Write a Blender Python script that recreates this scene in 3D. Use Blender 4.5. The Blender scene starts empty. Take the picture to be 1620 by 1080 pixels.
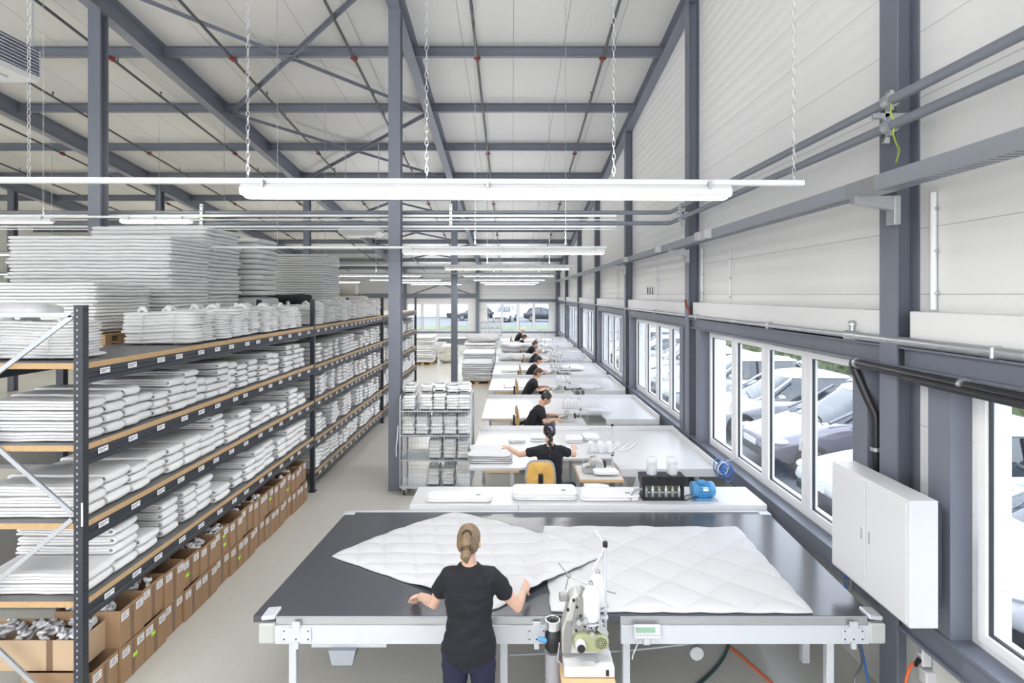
import bpy, bmesh, math, random
from math import sin, cos, pi, radians, sqrt, atan2
from mathutils import Vector, Matrix, noise
random.seed(7)
scene = bpy.context.scene
col = scene.collection

# ------------------------------------------------------------------ camera
cam_data = bpy.data.cameras.new('camera')
cam = bpy.data.objects.new('camera', cam_data)
col.objects.link(cam)
CAMZ = 3.27
cam.location = (0, 0, CAMZ)
cam.rotation_euler = (radians(90), 0, 0)
cam_data.sensor_width = 36.0
cam_data.lens = 880.0 / 1620 * 36
cam_data.shift_y = -74.0 / 1620
cam_data.clip_start = 0.05
cam_data.clip_end = 400
scene.camera = cam

# ------------------------------------------------------------------ exposure
vs = scene.view_settings
vs.view_transform = 'Standard'
vs.look = 'None'
vs.gamma = 1.0
vs.use_curve_mapping = False
vs.exposure = 1.42
scene.cycles.max_bounces = 8
scene.cycles.diffuse_bounces = 5
scene.cycles.glossy_bounces = 3
scene.cycles.transparent_max_bounces = 16
scene.cycles.sample_clamp_indirect = 6.0
scene.cycles.caustics_reflective = False
scene.cycles.caustics_refractive = False

# ------------------------------------------------------------------ sky (bright overcast)
world = bpy.data.worlds.new('overcast_sky')
scene.world = world
world.use_nodes = True
wn = world.node_tree
bg = wn.nodes['Background']
tc = wn.nodes.new('ShaderNodeTexCoord')
sep = wn.nodes.new('ShaderNodeSeparateXYZ')
ramp = wn.nodes.new('ShaderNodeValToRGB')
ramp.color_ramp.elements[0].position = 0.0
ramp.color_ramp.elements[0].color = (0.93, 0.96, 1.0, 1)
ramp.color_ramp.elements[1].position = 0.9
ramp.color_ramp.elements[1].color = (0.78, 0.87, 1.0, 1)
wn.links.new(tc.outputs['Generated'], sep.inputs[0])
wn.links.new(sep.outputs['Z'], ramp.inputs[0])
wn.links.new(ramp.outputs[0], bg.inputs['Color'])
bg.inputs['Strength'].default_value = 1.9

LAMP_DOWN = 28.0      # watts of light thrown down by one 3 m fixture
LAMP_UP = 21.0        # added uplight above each closed housing, to brighten roof and walls

# ------------------------------------------------------------------ helpers
class MB:
    """collects geometry; build() links it as one mesh object"""
    def __init__(s):
        s.v = []; s.f = []; s.mi = []; s.sm = []
    def add(s, vs_, fs, mi=0, smooth=False):
        b = len(s.v)
        s.v.extend([tuple(p) for p in vs_])
        for f in fs:
            s.f.append(tuple(b + i for i in f)); s.mi.append(mi); s.sm.append(smooth)
        return s
    def box(s, x0, x1, y0, y1, z0, z1, mi=0):
        return s.add([(x0,y0,z0),(x1,y0,z0),(x1,y1,z0),(x0,y1,z0),(x0,y0,z1),(x1,y0,z1),(x1,y1,z1),(x0,y1,z1)],
                     [(0,3,2,1),(4,5,6,7),(0,1,5,4),(1,2,6,5),(2,3,7,6),(3,0,4,7)], mi)
    def cbox(s, c, d, m=None, mi=0, bev=0.0):
        """box about c with full dimensions d; m: optional 3x3 rotation; bev: chamfer"""
        hx, hy, hz = d[0]/2, d[1]/2, d[2]/2
        b = min(bev, hx*.95, hy*.95, hz*.95)
        c = Vector(c)
        if b <= 0:
            vs_ = [Vector(p) for p in [(-hx,-hy,-hz),(hx,-hy,-hz),(hx,hy,-hz),(-hx,hy,-hz),(-hx,-hy,hz),(hx,-hy,hz),(hx,hy,hz),(-hx,hy,hz)]]
            fs = [(0,3,2,1),(4,5,6,7),(0,1,5,4),(1,2,6,5),(2,3,7,6),(3,0,4,7)]
        else:
            vs_ = []; idx = {}
            for i in (-1,1):
                for j in (-1,1):
                    for k in (-1,1):
                        for ax in range(3):
                            p = Vector((i*(hx-b), j*(hy-b), k*(hz-b)))
                            p[ax] += (i,j,k)[ax]*b
                            idx[(i,j,k,ax)] = len(vs_); vs_.append(p)
            fs = []
            for ax in range(3):
                o1, o2 = (ax+1)%3, (ax+2)%3
                for sgn in (-1,1):
                    q = []
                    for (a,bb) in ((-1,-1),(1,-1),(1,1),(-1,1)):
                        key=[0,0,0]; key[ax]=sgn; key[o1]=a; key[o2]=bb
                        q.append(idx[(key[0],key[1],key[2],ax)])
                    fs.append(tuple(q) if sgn>0 else tuple(reversed(q)))
            for ax in range(3):     # edges along ax
                o1, o2 = (ax+1)%3, (ax+2)%3
                for a in (-1,1):
                    for bb in (-1,1):
                        k1=[0,0,0]; k1[ax]=-1; k1[o1]=a; k1[o2]=bb
                        k2=list(k1); k2[ax]=1
                        k1=tuple(k1); k2=tuple(k2)
                        q=(idx[k1+(o1,)],idx[k2+(o1,)],idx[k2+(o2,)],idx[k1+(o2,)])
                        fs.append(q if a*bb>0 else tuple(reversed(q)))
            for i in (-1,1):
                for j in (-1,1):
                    for k in (-1,1):
                        q=(idx[(i,j,k,0)],idx[(i,j,k,1)],idx[(i,j,k,2)])
                        fs.append(q if i*j*k>0 else tuple(reversed(q)))
        if m is not None: vs_ = [m @ p for p in vs_]
        return s.add([p + c for p in vs_], fs, mi)
    def prism(s, poly, y0, y1, axis='y', dz=0.0, mi=0):
        """poly in the plane across axis, extruded; dz: lift of the far end (for axis y)"""
        n = len(poly)
        if axis == 'y':
            A = [(a, y0, b) for a, b in poly]; B = [(a, y1, b + dz) for a, b in poly]
        elif axis == 'z':
            A = [(a, b, y0) for a, b in poly]; B = [(a, b, y1) for a, b in poly]
        else:
            A = [(y0, a, b) for a, b in poly]; B = [(y1, a, b) for a, b in poly]
        fs = [(i, (i+1) % n, n + (i+1) % n, n + i) for i in range(n)]
        fs += [tuple(range(n-1, -1, -1)), tuple(range(n, 2*n))]
        return s.add(A + B, fs, mi)
    def tube(s, pts, r, n=8, mi=0, smooth=True, cap=True, closed=False):
        pts = [Vector(p) for p in pts]
        k = len(pts)
        rr = r if isinstance(r, (list, tuple)) else [r]*k
        vs_ = []; last = None
        for i, p in enumerate(pts):
            if closed: t = pts[(i+1) % k] - pts[i-1]
            else: t = pts[min(i+1, k-1)] - pts[max(i-1, 0)]
            if t.length < 1e-9: t = Vector((0,0,1))
            t.normalize()
            if last is None:
                h = Vector((0,0,1)) if abs(t.z) < .9 else Vector((1,0,0))
                a = (h - t*h.dot(t)).normalized()
            else:
                a = last - t*last.dot(t)
                if a.length < 1e-6: a = Vector((1,0,0)) - t*t.x
                a.normalize()
            last = a
            b = t.cross(a)
            for j in range(n):
                th = 2*pi*j/n
                vs_.append(p + a*(rr[i]*cos(th)) + b*(rr[i]*sin(th)))
        fs = []
        for i in range(k if closed else k-1):
            i2 = (i+1) % k
            for j in range(n):
                j2 = (j+1) % n
                fs.append((i*n+j, i*n+j2, i2*n+j2, i2*n+j))
        if cap and not closed:
            fs.append(tuple(range(n-1, -1, -1))); fs.append(tuple((k-1)*n + j for j in range(n)))
        return s.add(vs_, fs, mi, smooth)
    def cyl(s, p0, p1, r0, r1=None, n=16, mi=0, smooth=True):
        return s.tube([p0, p1], [r0, r0 if r1 is None else r1], n, mi, smooth)
    def lathe(s, prof, c=(0,0,0), axis='z', n=20, mi=0, smooth=True):
        """prof: list of (radius, height)"""
        vs_ = []; k = len(prof); c = Vector(c)
        for r, h in prof:
            for j in range(n):
                th = 2*pi*j/n
                p = (r*cos(th), r*sin(th), h)
                if axis == 'x': p = (h, p[0], p[1])
                elif axis == 'y': p = (p[1], h, p[0])
                vs_.append(c + Vector(p))
        fs = []
        for i in range(k-1):
            for j in range(n):
                fs.append((i*n+j, i*n+(j+1)%n, (i+1)*n+(j+1)%n, (i+1)*n+j))
        fs.append(tuple(range(n-1,-1,-1))); fs.append(tuple((k-1)*n+j for j in range(n)))
        return s.add(vs_, fs, mi, smooth)
    def loft(s, rings, mi=0, smooth=True, cap=True):
        n = len(rings[0]); vs_ = [p for r in rings for p in r]; fs = []
        for i in range(len(rings)-1):
            for j in range(n):
                fs.append((i*n+j, i*n+(j+1)%n, (i+1)*n+(j+1)%n, (i+1)*n+j))
        if cap:
            fs.append(tuple(range(n-1,-1,-1))); fs.append(tuple((len(rings)-1)*n+j for j in range(n)))
        return s.add(vs_, fs, mi, smooth)
    def limb(s, pts, rads, hint=(1,0,0), n=14):
        """elliptic loft along pts; rads: (side, other)"""
        pts = [Vector(p) for p in pts]; rings = []; k = len(pts); hint = Vector(hint)
        for i, p in enumerate(pts):
            t = (pts[min(i+1,k-1)] - pts[max(i-1,0)]).normalized()
            a = hint - t*hint.dot(t)
            if a.length < 1e-4: a = Vector((0,1,0)) - t*t.y
            a.normalize(); b = t.cross(a)
            ra, rb = rads[i] if isinstance(rads[i], tuple) else (rads[i], rads[i])
            rings.append([p + a*(ra*cos(2*pi*j/n)) + b*(rb*sin(2*pi*j/n)) for j in range(n)])
            if i in (0, k-1):
                sg = -1 if i == 0 else 1
                q = p + t*(sg*min(ra, rb)*.6)
                ring = [q + a*(ra*.6*cos(2*pi*j/n)) + b*(rb*.6*sin(2*pi*j/n)) for j in range(n)]
                if i == 0: rings.insert(0, ring)
                else: rings.append(ring)
        return s.loft(rings)
    def ball(s, c, r, n=12, m=8, rot=None, mi=0):
        r = r if isinstance(r, (tuple, list)) else (r, r, r)
        c = Vector(c); vs_ = []
        for i in range(1, m):
            ph = pi*i/m
            for j in range(n):
                th = 2*pi*j/n
                p = Vector((r[0]*sin(ph)*cos(th), r[1]*sin(ph)*sin(th), -r[2]*cos(ph)))
                if rot is not None: p = rot @ p
                vs_.append(c + p)
        e = Vector((0,0,r[2]))
        if rot is not None: e = rot @ e
        b = len(vs_); vs_ += [c - e, c + e]
        fs = []
        for i in range(m-2):
            for j in range(n):
                fs.append((i*n+j, i*n+(j+1)%n, (i+1)*n+(j+1)%n, (i+1)*n+j))
        for j in range(n):
            fs.append((b, (j+1)%n, j)); fs.append((b+1, (m-2)*n+j, (m-2)*n+(j+1)%n))
        return s.add(vs_, fs, mi, True)
    def mesh(s, name, mats=None, merge=False):
        me = bpy.data.meshes.new(name)
        me.from_pydata(s.v, [], s.f)
        me.polygons.foreach_set('use_smooth', s.sm)
        if mats:
            for m in (mats if isinstance(mats, (list, tuple)) else [mats]): me.materials.append(m)
            me.polygons.foreach_set('material_index', s.mi)
        if merge:
            bm = bmesh.new(); bm.from_mesh(me)
            bmesh.ops.remove_doubles(bm, verts=bm.verts, dist=1e-5)
            bmesh.ops.recalc_face_normals(bm, faces=bm.faces)
            bm.to_mesh(me); bm.free()
        if any(s.sm): me.set_sharp_from_angle(angle=radians(48))
        me.update()
        return me
    def build(s, name, mats, parent=None, loc=None, merge=False):
        o = bpy.data.objects.new(name, s.mesh(name, mats, merge))
        col.objects.link(o)
        if parent is not None: o.parent = parent
        if loc is not None: o.location = loc
        return o

def tag(o, label=None, cat=None, group=None, kind=None):
    if label: o['label'] = label
    if cat: o['category'] = cat
    if group: o['group'] = group
    if kind: o['kind'] = kind
    return o
def thing(name, label, cat, loc=(0,0,0), rz=0.0, group=None, kind=None):
    o = bpy.data.objects.new(name, None)
    col.objects.link(o)
    o.empty_display_size = .1
    o.location = loc; o.rotation_euler = (0, 0, rz)
    return tag(o, label, cat, group, kind)
def copy_tree(o, loc=None, rz=None, label=None, group=None, parent=None):
    c = o.copy(); col.objects.link(c)
    if parent is not None: c.parent = parent
    if loc is not None: c.location = loc
    if rz is not None: c.rotation_euler = (0, 0, rz)
    if label: c['label'] = label
    if group: c['group'] = group
    for ch in list(o.children): copy_tree(ch, parent=c)
    return c
def struct(o, label=None):
    o['kind'] = 'structure'
    if label: o['label'] = label
    return o
def at(px, py, Y):
    """photo pixel seen at depth Y -> point"""
    return Vector(((px-810)/880*Y, Y, CAMZ - (py-466)/880*Y))
def onz(px, py, z):
    """photo pixel lying on the level z -> point"""
    return at(px, py, 880*(CAMZ-z)/(py-466))
ORD = ['first','second','third','fourth','fifth','sixth','seventh','eighth','ninth','tenth','eleventh','twelfth','thirteenth','fourteenth','fifteenth','sixteenth','seventeenth','eighteenth','nineteenth','twentieth']
for a in ('twenty','thirty','forty'):
    ORD += [a+'-'+b for b in ORD[:9]] + [{'twenty':'thirtieth','thirty':'fortieth','forty':'fiftieth'}[a]]

# ------------------------------------------------------------------ materials
def mat(name, color, rough=.5, metal=0.0, nscale=0, namt=0.0, bump=0.0, bscale=40.0, spec=.5, emit=None, estr=0, sss=0, stretch=None, coat=0):
    m = bpy.data.materials.new(name); m.use_nodes = True
    nt = m.node_tree; b = nt.nodes['Principled BSDF']
    b.inputs['Base Color'].default_value = (*color, 1)
    b.inputs['Roughness'].default_value = rough
    b.inputs['Metallic'].default_value = metal
    b.inputs['Specular IOR Level'].default_value = spec
    if coat: b.inputs['Coat Weight'].default_value = coat
    if sss:
        b.inputs['Subsurface Weight'].default_value = sss
        b.inputs['Subsurface Radius'].default_value = (.012, .005, .003)
    if emit:
        b.inputs['Emission Color'].default_value = (*emit, 1); b.inputs['Emission Strength'].default_value = estr
    if nscale or bump:
        t = nt.nodes.new('ShaderNodeTexCoord')
        src = t.outputs['Object']
        if stretch:
            mp = nt.nodes.new('ShaderNodeMapping'); mp.inputs['Scale'].default_value = stretch
            nt.links.new(src, mp.inputs[0]); src = mp.outputs[0]
    if nscale:
        n = nt.nodes.new('ShaderNodeTexNoise'); n.inputs['Scale'].default_value = nscale; n.inputs['Detail'].default_value = 4
        nt.links.new(src, n.inputs['Vector'])
        mix = nt.nodes.new('ShaderNodeMix'); mix.data_type = 'RGBA'
        mix.inputs[6].default_value = (*[c*(1-namt) for c in color], 1)
        mix.inputs[7].default_value = (*[min(1, c*(1+namt)) for c in color], 1)
        nt.links.new(n.outputs['Fac'], mix.inputs[0]); nt.links.new(mix.outputs[2], b.inputs['Base Color'])
    if bump:
        n2 = nt.nodes.new('ShaderNodeTexNoise'); n2.inputs['Scale'].default_value = bscale; n2.inputs['Detail'].default_value = 3
        nt.links.new(src, n2.inputs['Vector'])
        bp = nt.nodes.new('ShaderNodeBump'); bp.inputs['Strength'].default_value = bump; bp.inputs['Distance'].default_value = .01
        nt.links.new(n2.outputs['Fac'], bp.inputs['Height']); nt.links.new(bp.outputs[0], b.inputs['Normal'])
    return m
def seam_mat(name, color, axis, period, offset, width, dark, rough=.5, micro=0.0, mperiod=.1):
    """sheet-metal sandwich panels: joints every period along one world axis, fine ribs between"""
    m = bpy.data.materials.new(name); m.use_nodes = True
    nt = m.node_tree; b = nt.nodes['Principled BSDF']; L = nt.links.new
    b.inputs['Roughness'].default_value = rough
    g = nt.nodes.new('ShaderNodeNewGeometry'); sp = nt.nodes.new('ShaderNodeSeparateXYZ')
    L(g.outputs['Position'], sp.inputs[0])
    def M(op, a, bb=None):
        n = nt.nodes.new('ShaderNodeMath'); n.operation = op
        for i, x in enumerate((a, bb)):
            if x is None: continue
            if isinstance(x, (int, float)): n.inputs[i].default_value = x
            else: L(x, n.inputs[i])
        return n.outputs[0]
    p = sp.outputs[axis]
    fr = M('FRACT', M('DIVIDE', M('SUBTRACT', p, offset), period))
    d = M('LESS_THAN', fr, width/period)
    mix = nt.nodes.new('ShaderNodeMix'); mix.data_type = 'RGBA'
    mix.inputs[6].default_value = (*color, 1); mix.inputs[7].default_value = (*dark, 1)
    L(d, mix.inputs[0]); L(mix.outputs[2], b.inputs['Base Color'])
    h = M('MULTIPLY', d, -1.0)
    if micro:
        w = M('MULTIPLY', M('SINE', M('MULTIPLY', p, 2*pi/mperiod)), micro)
        w2 = M('POWER', M('ABSOLUTE', w), 3.0)
        h = M('ADD', h, w)
    bp = nt.nodes.new('ShaderNodeBump'); bp.inputs['Distance'].default_value = .004; bp.inputs['Strength'].default_value = .6
    L(h, bp.inputs['Height']); L(bp.outputs[0], b.inputs['Normal'])
    return m

M = {}
M['steel'] = mat('grey_steel_paint', (.155,.168,.208), .42, 0, 6, .05)
M['steel_pipe'] = mat('grey_painted_pipe', (.19,.205,.24), .4, 0, 5, .08)
M['dark_pipe'] = mat('dark_sprinkler_paint', (.06,.065,.07), .45, 0, 5, .08)
M['black_pipe'] = mat('black_pvc_pipe', (.018,.018,.02), .35)
M['red'] = mat('red_coupling_paint', (.20,.022,.018), .45)
M['galv'] = mat('galvanised_steel', (.50,.52,.54), .38, .75, 18, .15)
M['chrome'] = mat('bright_zinc', (.72,.73,.75), .22, .9)
M['tray'] = mat('grey_tray_sheet', (.36,.385,.43), .42, .25, 9, .06)
M['white_metal'] = mat('white_enamel', (.60,.60,.615), .38)
M['lamp_white'] = mat('lamp_housing_white', (.82,.83,.84), .4)
M['white_pvc'] = mat('white_window_pvc', (.80,.80,.81), .35)
M['wall'] = seam_mat('white_wall_panel', (.80,.795,.79), 'Z', .5, 3.27, .007, (.5,.5,.5), .38, 1.1, .166)
M['wall_far'] = seam_mat('grey_white_far_panel', (.74,.745,.74), 'Z', 1.0, 3.27, .02, (.45,.46,.46), .5, .4, .2)
M['wall_plain'] = mat('white_plaster', (.78,.78,.77), .7, 0, 3, .03)
M['plinth'] = mat('pale_concrete_plinth', (.55,.55,.53), .75, 0, 2.5, .12)
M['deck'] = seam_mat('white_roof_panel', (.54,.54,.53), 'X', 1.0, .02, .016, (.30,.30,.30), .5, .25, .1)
M['white_board'] = mat('white_trim_sheet', (.74,.74,.74), .4)
M['glass_edge'] = mat('grey_gasket', (.03,.03,.035), .5)
M['laminate'] = mat('white_laminate', (.62,.62,.63), .32, 0, 2, .015)
M['laminate_edge'] = mat('white_laminate_lip', (.64,.64,.65), .4)
M['belt'] = mat('dark_grey_table_belt', (.066,.071,.082), .2, 0, 3, .05, spec=.5)
M['alu'] = mat('white_grey_aluminium', (.58,.60,.64), .35, .15, 8, .04)
M['alu_dark'] = mat('brushed_aluminium_bar', (.48,.49,.50), .35, .7)
M['endcap'] = mat('pale_olive_cast_cap', (.46,.475,.455), .5)
M['black'] = mat('black_plastic', (.012,.012,.014), .4)
M['rubber'] = mat('black_rubber', (.02,.02,.02), .7)
M['rack'] = mat('anthracite_rack_paint', (.028,.032,.042), .42, 0, 5, .08)
M['rack_brace'] = mat('zinc_rack_brace', (.46,.48,.51), .4, .5, 12, .1)
M['shelf_board'] = mat('dark_shelf_board', (.15,.148,.15), .38, 0, 5, .12)
M['shelf_edge'] = mat('chipboard_edge', (.50,.33,.17), .7, 0, 40, .2)
M['card'] = mat('white_label_card', (.80,.80,.83), .5)
M['card_ink'] = mat('label_ink', (.12,.12,.13), .6)
M['cloth'] = mat('white_woven_cotton', (.76,.757,.76), .85, 0, 3, .02, .35, 22)
M['cloth_grey'] = mat('grey_white_cotton', (.66,.66,.68), .85, 0, 4, .05, .35, 22)
M['cloth_cream'] = mat('cream_cotton', (.76,.73,.66), .85, 0, 4, .05, .3, 22)
M['cloth_dark'] = mat('charcoal_blanket', (.035,.037,.045), .9, 0, 6, .2, .5, 18)
M['quilt'] = mat('white_quilt_cotton', (.56,.56,.575), .8, 0, 2, .01, .2, 35)
M['cloth_mid'] = mat('grey_edged_cotton', (.69,.69,.70), .85, 0, 5, .06, .35, 22)
M['pile'] = mat('white_pile_cotton', (.80,.80,.80), .8, 0, 2, .01, .2, 35)
M['string'] = mat('tie_string', (.74,.72,.68), .8)
M['polybag'] = mat('clear_polybag_grey', (.55,.57,.60), .2, .0, 12, .25, .6, 30)
M['cardboard'] = mat('brown_cardboard', (.33,.205,.115), .8, 0, 6, .08)
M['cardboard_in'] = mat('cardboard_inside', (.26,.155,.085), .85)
M['tape'] = mat('brown_parcel_tape', (.20,.12,.075), .35)
M['cardboard_tan'] = mat('tan_cardboard', (.52,.38,.25), .8, 0, 6, .06)
M['neon'] = mat('lime_sticker', (.45,.85,.05), .5)
M['wood'] = mat('pallet_wood', (.48,.30,.15), .75, 0, 9, .25, .2, 30, stretch=(1,8,8))
M['wood_board'] = mat('beech_board', (.62,.43,.24), .5, 0, 8, .12, stretch=(1,6,6))
M['skin'] = mat('skin', (.62,.39,.29), .5, 0, 9, .08, sss=.15)
M['skin2'] = mat('skin_warm', (.55,.32,.22), .5, 0, 9, .08, sss=.15)
M['shirt'] = mat('black_jersey', (.006,.0065,.011), .85, 0, 30, .3, .35, 28)
M['jeans'] = mat('navy_denim', (.008,.009,.035), .8, 0, 40, .3, .3, 60)
M['hair_blond'] = mat('dark_blond_hair', (.165,.11,.06), .42, 0, 30, .75, .8, 30, stretch=(3,3,.6))
M['hair_black'] = mat('black_hair', (.012,.010,.010), .4, 0, 14, .3, .8, 30, stretch=(3,3,.6))
M['hair_brown'] = mat('brown_hair', (.075,.038,.022), .5, 0, 14, .4, .8, 30, stretch=(3,3,.6))
M['hair_grey'] = mat('grey_hair', (.52,.47,.40), .6, 0, 14, .3, .8, 30, stretch=(3,3,.6))
M['hair_white'] = mat('white_hair', (.70,.67,.60), .6, 0, 14, .2, .8, 30, stretch=(3,3,.6))
M['eye'] = mat('dark_eye', (.02,.015,.01), .2)
M['lip'] = mat('lip', (.45,.18,.15), .5)
M['hairband'] = mat('hair_band', (.012,.012,.012), .7)
M['scrunchie'] = mat('lilac_scrunchie', (.36,.28,.55), .8)
M['shoe'] = mat('dark_shoe', (.03,.03,.035), .6)
M['chair_wood'] = mat('yellow_beech_chair', (.72,.43,.12), .4, 0, 6, .08, stretch=(6,6,1))
M['chair_grey'] = mat('grey_chair_rim', (.30,.31,.33), .6)
M['cone'] = mat('white_thread_cone', (.74,.74,.76), .6, 0, 60, .03, .3, 90, stretch=(.4,.4,5))
M['machine'] = mat('cream_machine_enamel', (.52,.515,.49), .32)
M['machine_grey'] = mat('machine_cast_grey', (.30,.30,.295), .35, .5)
M['olive'] = mat('olive_belt_cover', (.34,.35,.20), .4)
M['blue'] = mat('blue_motor_paint', (.08,.28,.52), .35, 0, 8, .1)
M['blue_cable'] = mat('blue_cable', (.05,.17,.50), .4)
M['orange_cable'] = mat('orange_cable', (.72,.13,.03), .45)
M['green_cable'] = mat('dark_green_hose', (.01,.05,.045), .4)
M['grey_hose'] = mat('grey_flex_hose', (.33,.33,.36), .5)
M['yellow_green'] = mat('earth_wire', (.42,.55,.06), .45)
M['lcd'] = mat('green_lcd', (.26,.40,.30), .3)
M['asphalt'] = mat('asphalt', (.15,.155,.165), .85, 0, 30, .15)
M['kerb'] = mat('pale_paving', (.33,.33,.33), .8, 0, 4, .08)
M['hedge_leaf'] = mat('hedge_leaves', (.105,.135,.05), .75, 0, 5, .5, .8, 9)
M['grass'] = mat('grass_bank', (.13,.16,.085), .9, 0, 4, .4, .8, 12)
M['far_white'] = mat('white_facade', (.80,.80,.79), .7)
M['far_window'] = mat('blue_grey_window', (.08,.10,.15), .15)
M['tyre'] = mat('tyre', (.02,.02,.02), .75)
M['rim'] = mat('alloy_rim', (.55,.56,.58), .3, .8)
M['car_glass'] = mat('car_glass', (.03,.04,.05), .04, 0, spec=1.0)
M['headlight'] = mat('headlight_glass', (.70,.72,.75), .1, .6)
M['car_white'] = mat('white_car_paint', (.56,.57,.59), .2, coat=.6)
M['car_silver'] = mat('silver_car_paint', (.55,.57,.62), .22, .35, coat=.6)
M['car_plum'] = mat('plum_grey_car_paint', (.17,.155,.19), .2, .35, coat=.8)
M['car_black'] = mat('black_car_paint', (.02,.022,.03), .15, coat=.8)
M['car_lamp'] = mat('red_tail_lamp', (.45,.02,.02), .2)
M['heater'] = mat('heater_casing', (.62,.62,.62), .4)
M['tube'] = mat('fluorescent_tube', (.9,.9,.85), .4, emit=(1.0,.97,.88), estr=7.0)

# floor: pale green-grey sealed screed with dark flakes
def floor_mat():
    m = bpy.data.materials.new('speckled_floor_coating'); m.use_nodes = True
    nt = m.node_tree; b = nt.nodes['Principled BSDF']; L = nt.links.new
    t = nt.nodes.new('ShaderNodeTexCoord')
    v = nt.nodes.new('ShaderNodeTexVoronoi'); v.inputs['Scale'].default_value = 40
    L(t.outputs['Object'], v.inputs['Vector'])
    lt = nt.nodes.new('ShaderNodeMath'); lt.operation = 'LESS_THAN'; lt.inputs[1].default_value = .13
    L(v.outputs['Distance'], lt.inputs[0])
    n = nt.nodes.new('ShaderNodeTexNoise'); n.inputs['Scale'].default_value = .8; n.inputs['Detail'].default_value = 5
    L(t.outputs['Object'], n.inputs['Vector'])
    mx = nt.nodes.new('ShaderNodeMix'); mx.data_type = 'RGBA'
    mx.inputs[6].default_value = (.54,.53,.485,1); mx.inputs[7].default_value = (.59,.58,.535,1)
    L(n.outputs['Fac'], mx.inputs[0])
    m2 = nt.nodes.new('ShaderNodeMix'); m2.data_type = 'RGBA'; m2.inputs[7].default_value = (.27,.27,.25,1)
    L(lt.outputs[0], m2.inputs[0]); L(mx.outputs[2], m2.inputs[6]); L(m2.outputs[2], b.inputs['Base Color'])
    b.inputs['Roughness'].default_value = .24
    b.inputs['Specular IOR Level'].default_value = .5
    return m
M['floor'] = floor_mat()
def glass_mat():
    m = bpy.data.materials.new('window_glass'); m.use_nodes = True
    nt = m.node_tree; L = nt.links.new
    for n in list(nt.nodes):
        if n.type == 'BSDF_PRINCIPLED': nt.nodes.remove(n)
    out = [n for n in nt.nodes if n.type == 'OUTPUT_MATERIAL'][0]
    tr = nt.nodes.new('ShaderNodeBsdfTransparent'); tr.inputs[0].default_value = (.93,.95,.97,1)
    gl = nt.nodes.new('ShaderNodeBsdfGlossy'); gl.inputs['Roughness'].default_value = .01
    lw = nt.nodes.new('ShaderNodeLayerWeight'); lw.inputs['Blend'].default_value = .5
    pw = nt.nodes.new('ShaderNodeMath'); pw.operation = 'POWER'; pw.inputs[1].default_value = 4.0
    L(lw.outputs['Facing'], pw.inputs[0])
    fr = nt.nodes.new('ShaderNodeMath'); fr.operation = 'MULTIPLY_ADD'; fr.inputs[1].default_value = .45; fr.inputs[2].default_value = .03
    L(pw.outputs[0], fr.inputs[0])
    mx = nt.nodes.new('ShaderNodeMixShader')
    L(fr.outputs[0], mx.inputs[0]); L(tr.outputs[0], mx.inputs[1]); L(gl.outputs[0], mx.inputs[2]); L(mx.outputs[0], out.inputs[0])
    return m
M['glass'] = glass_mat()
def clear_mat(name, tint, alpha):
    m = bpy.data.materials.new(name); m.use_nodes = True
    b = m.node_tree.nodes['Principled BSDF']
    b.inputs['Base Color'].default_value = (*tint, 1); b.inputs['Alpha'].default_value = alpha; b.inputs['Roughness'].default_value = .12
    return m
M['film'] = clear_mat('clear_plastic_film', (.75,.78,.82), .35)
M['jar'] = clear_mat('clear_plastic_cup', (.8,.82,.85), .45)
# ================================================================== the building
def zp(y): return 9.45 - .13*y          # underside of the purlins on the falling roof
def zd(y): return zp(y) + .20           # underside of the roof panels
XW = 3.12                                # inner face of the window wall
YF = 36.4                                # inner face of the far wall
COLY = [4.25, 9.26, 14.4, 19.7, 24.9, 30.8]
COLNEXT = [-1.0] + COLY + [36.5]
ROOF0 = -12.0

def wall_mesh(us, vs_, hole, to3, thick, top=None):
    """panel of cells us x vs_ with openings; to3(u, v, d) places a point at depth d"""
    mb = MB(); nu, nv = len(us), len(vs_)
    V = lambda i, j: (top(us[i]) if (top and j == nv-1) else vs_[j])
    solid = {(i, j): not hole((us[i]+us[i+1])/2, (vs_[j]+vs_[j+1])/2) for i in range(nu-1) for j in range(nv-1)}
    idx = {}
    for d in (0, 1):
        for i in range(nu):
            for j in range(nv):
                idx[(i, j, d)] = len(mb.v); mb.v.append(tuple(to3(us[i], V(i, j), d*thick)))
    def face(q): mb.f.append(tuple(q)); mb.mi.append(0); mb.sm.append(False)
    for i in range(nu-1):
        for j in range(nv-1):
            if not solid[(i, j)]: continue
            for d in (0, 1):
                q = [idx[(i, j, d)], idx[(i+1, j, d)], idx[(i+1, j+1, d)], idx[(i, j+1, d)]]
                face(q if d == 0 else q[::-1])
            for (di, dj, a, b) in ((-1,0,(0,0),(0,1)), (1,0,(1,0),(1,1)), (0,-1,(0,0),(1,0)), (0,1,(0,1),(1,1))):
                if not solid.get((i+di, j+dj), False):
                    face([idx[(i+a[0], j+a[1], 0)], idx[(i+b[0], j+b[1], 0)], idx[(i+b[0], j+b[1], 1)], idx[(i+a[0], j+a[1], 1)]])
    return mb

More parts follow.
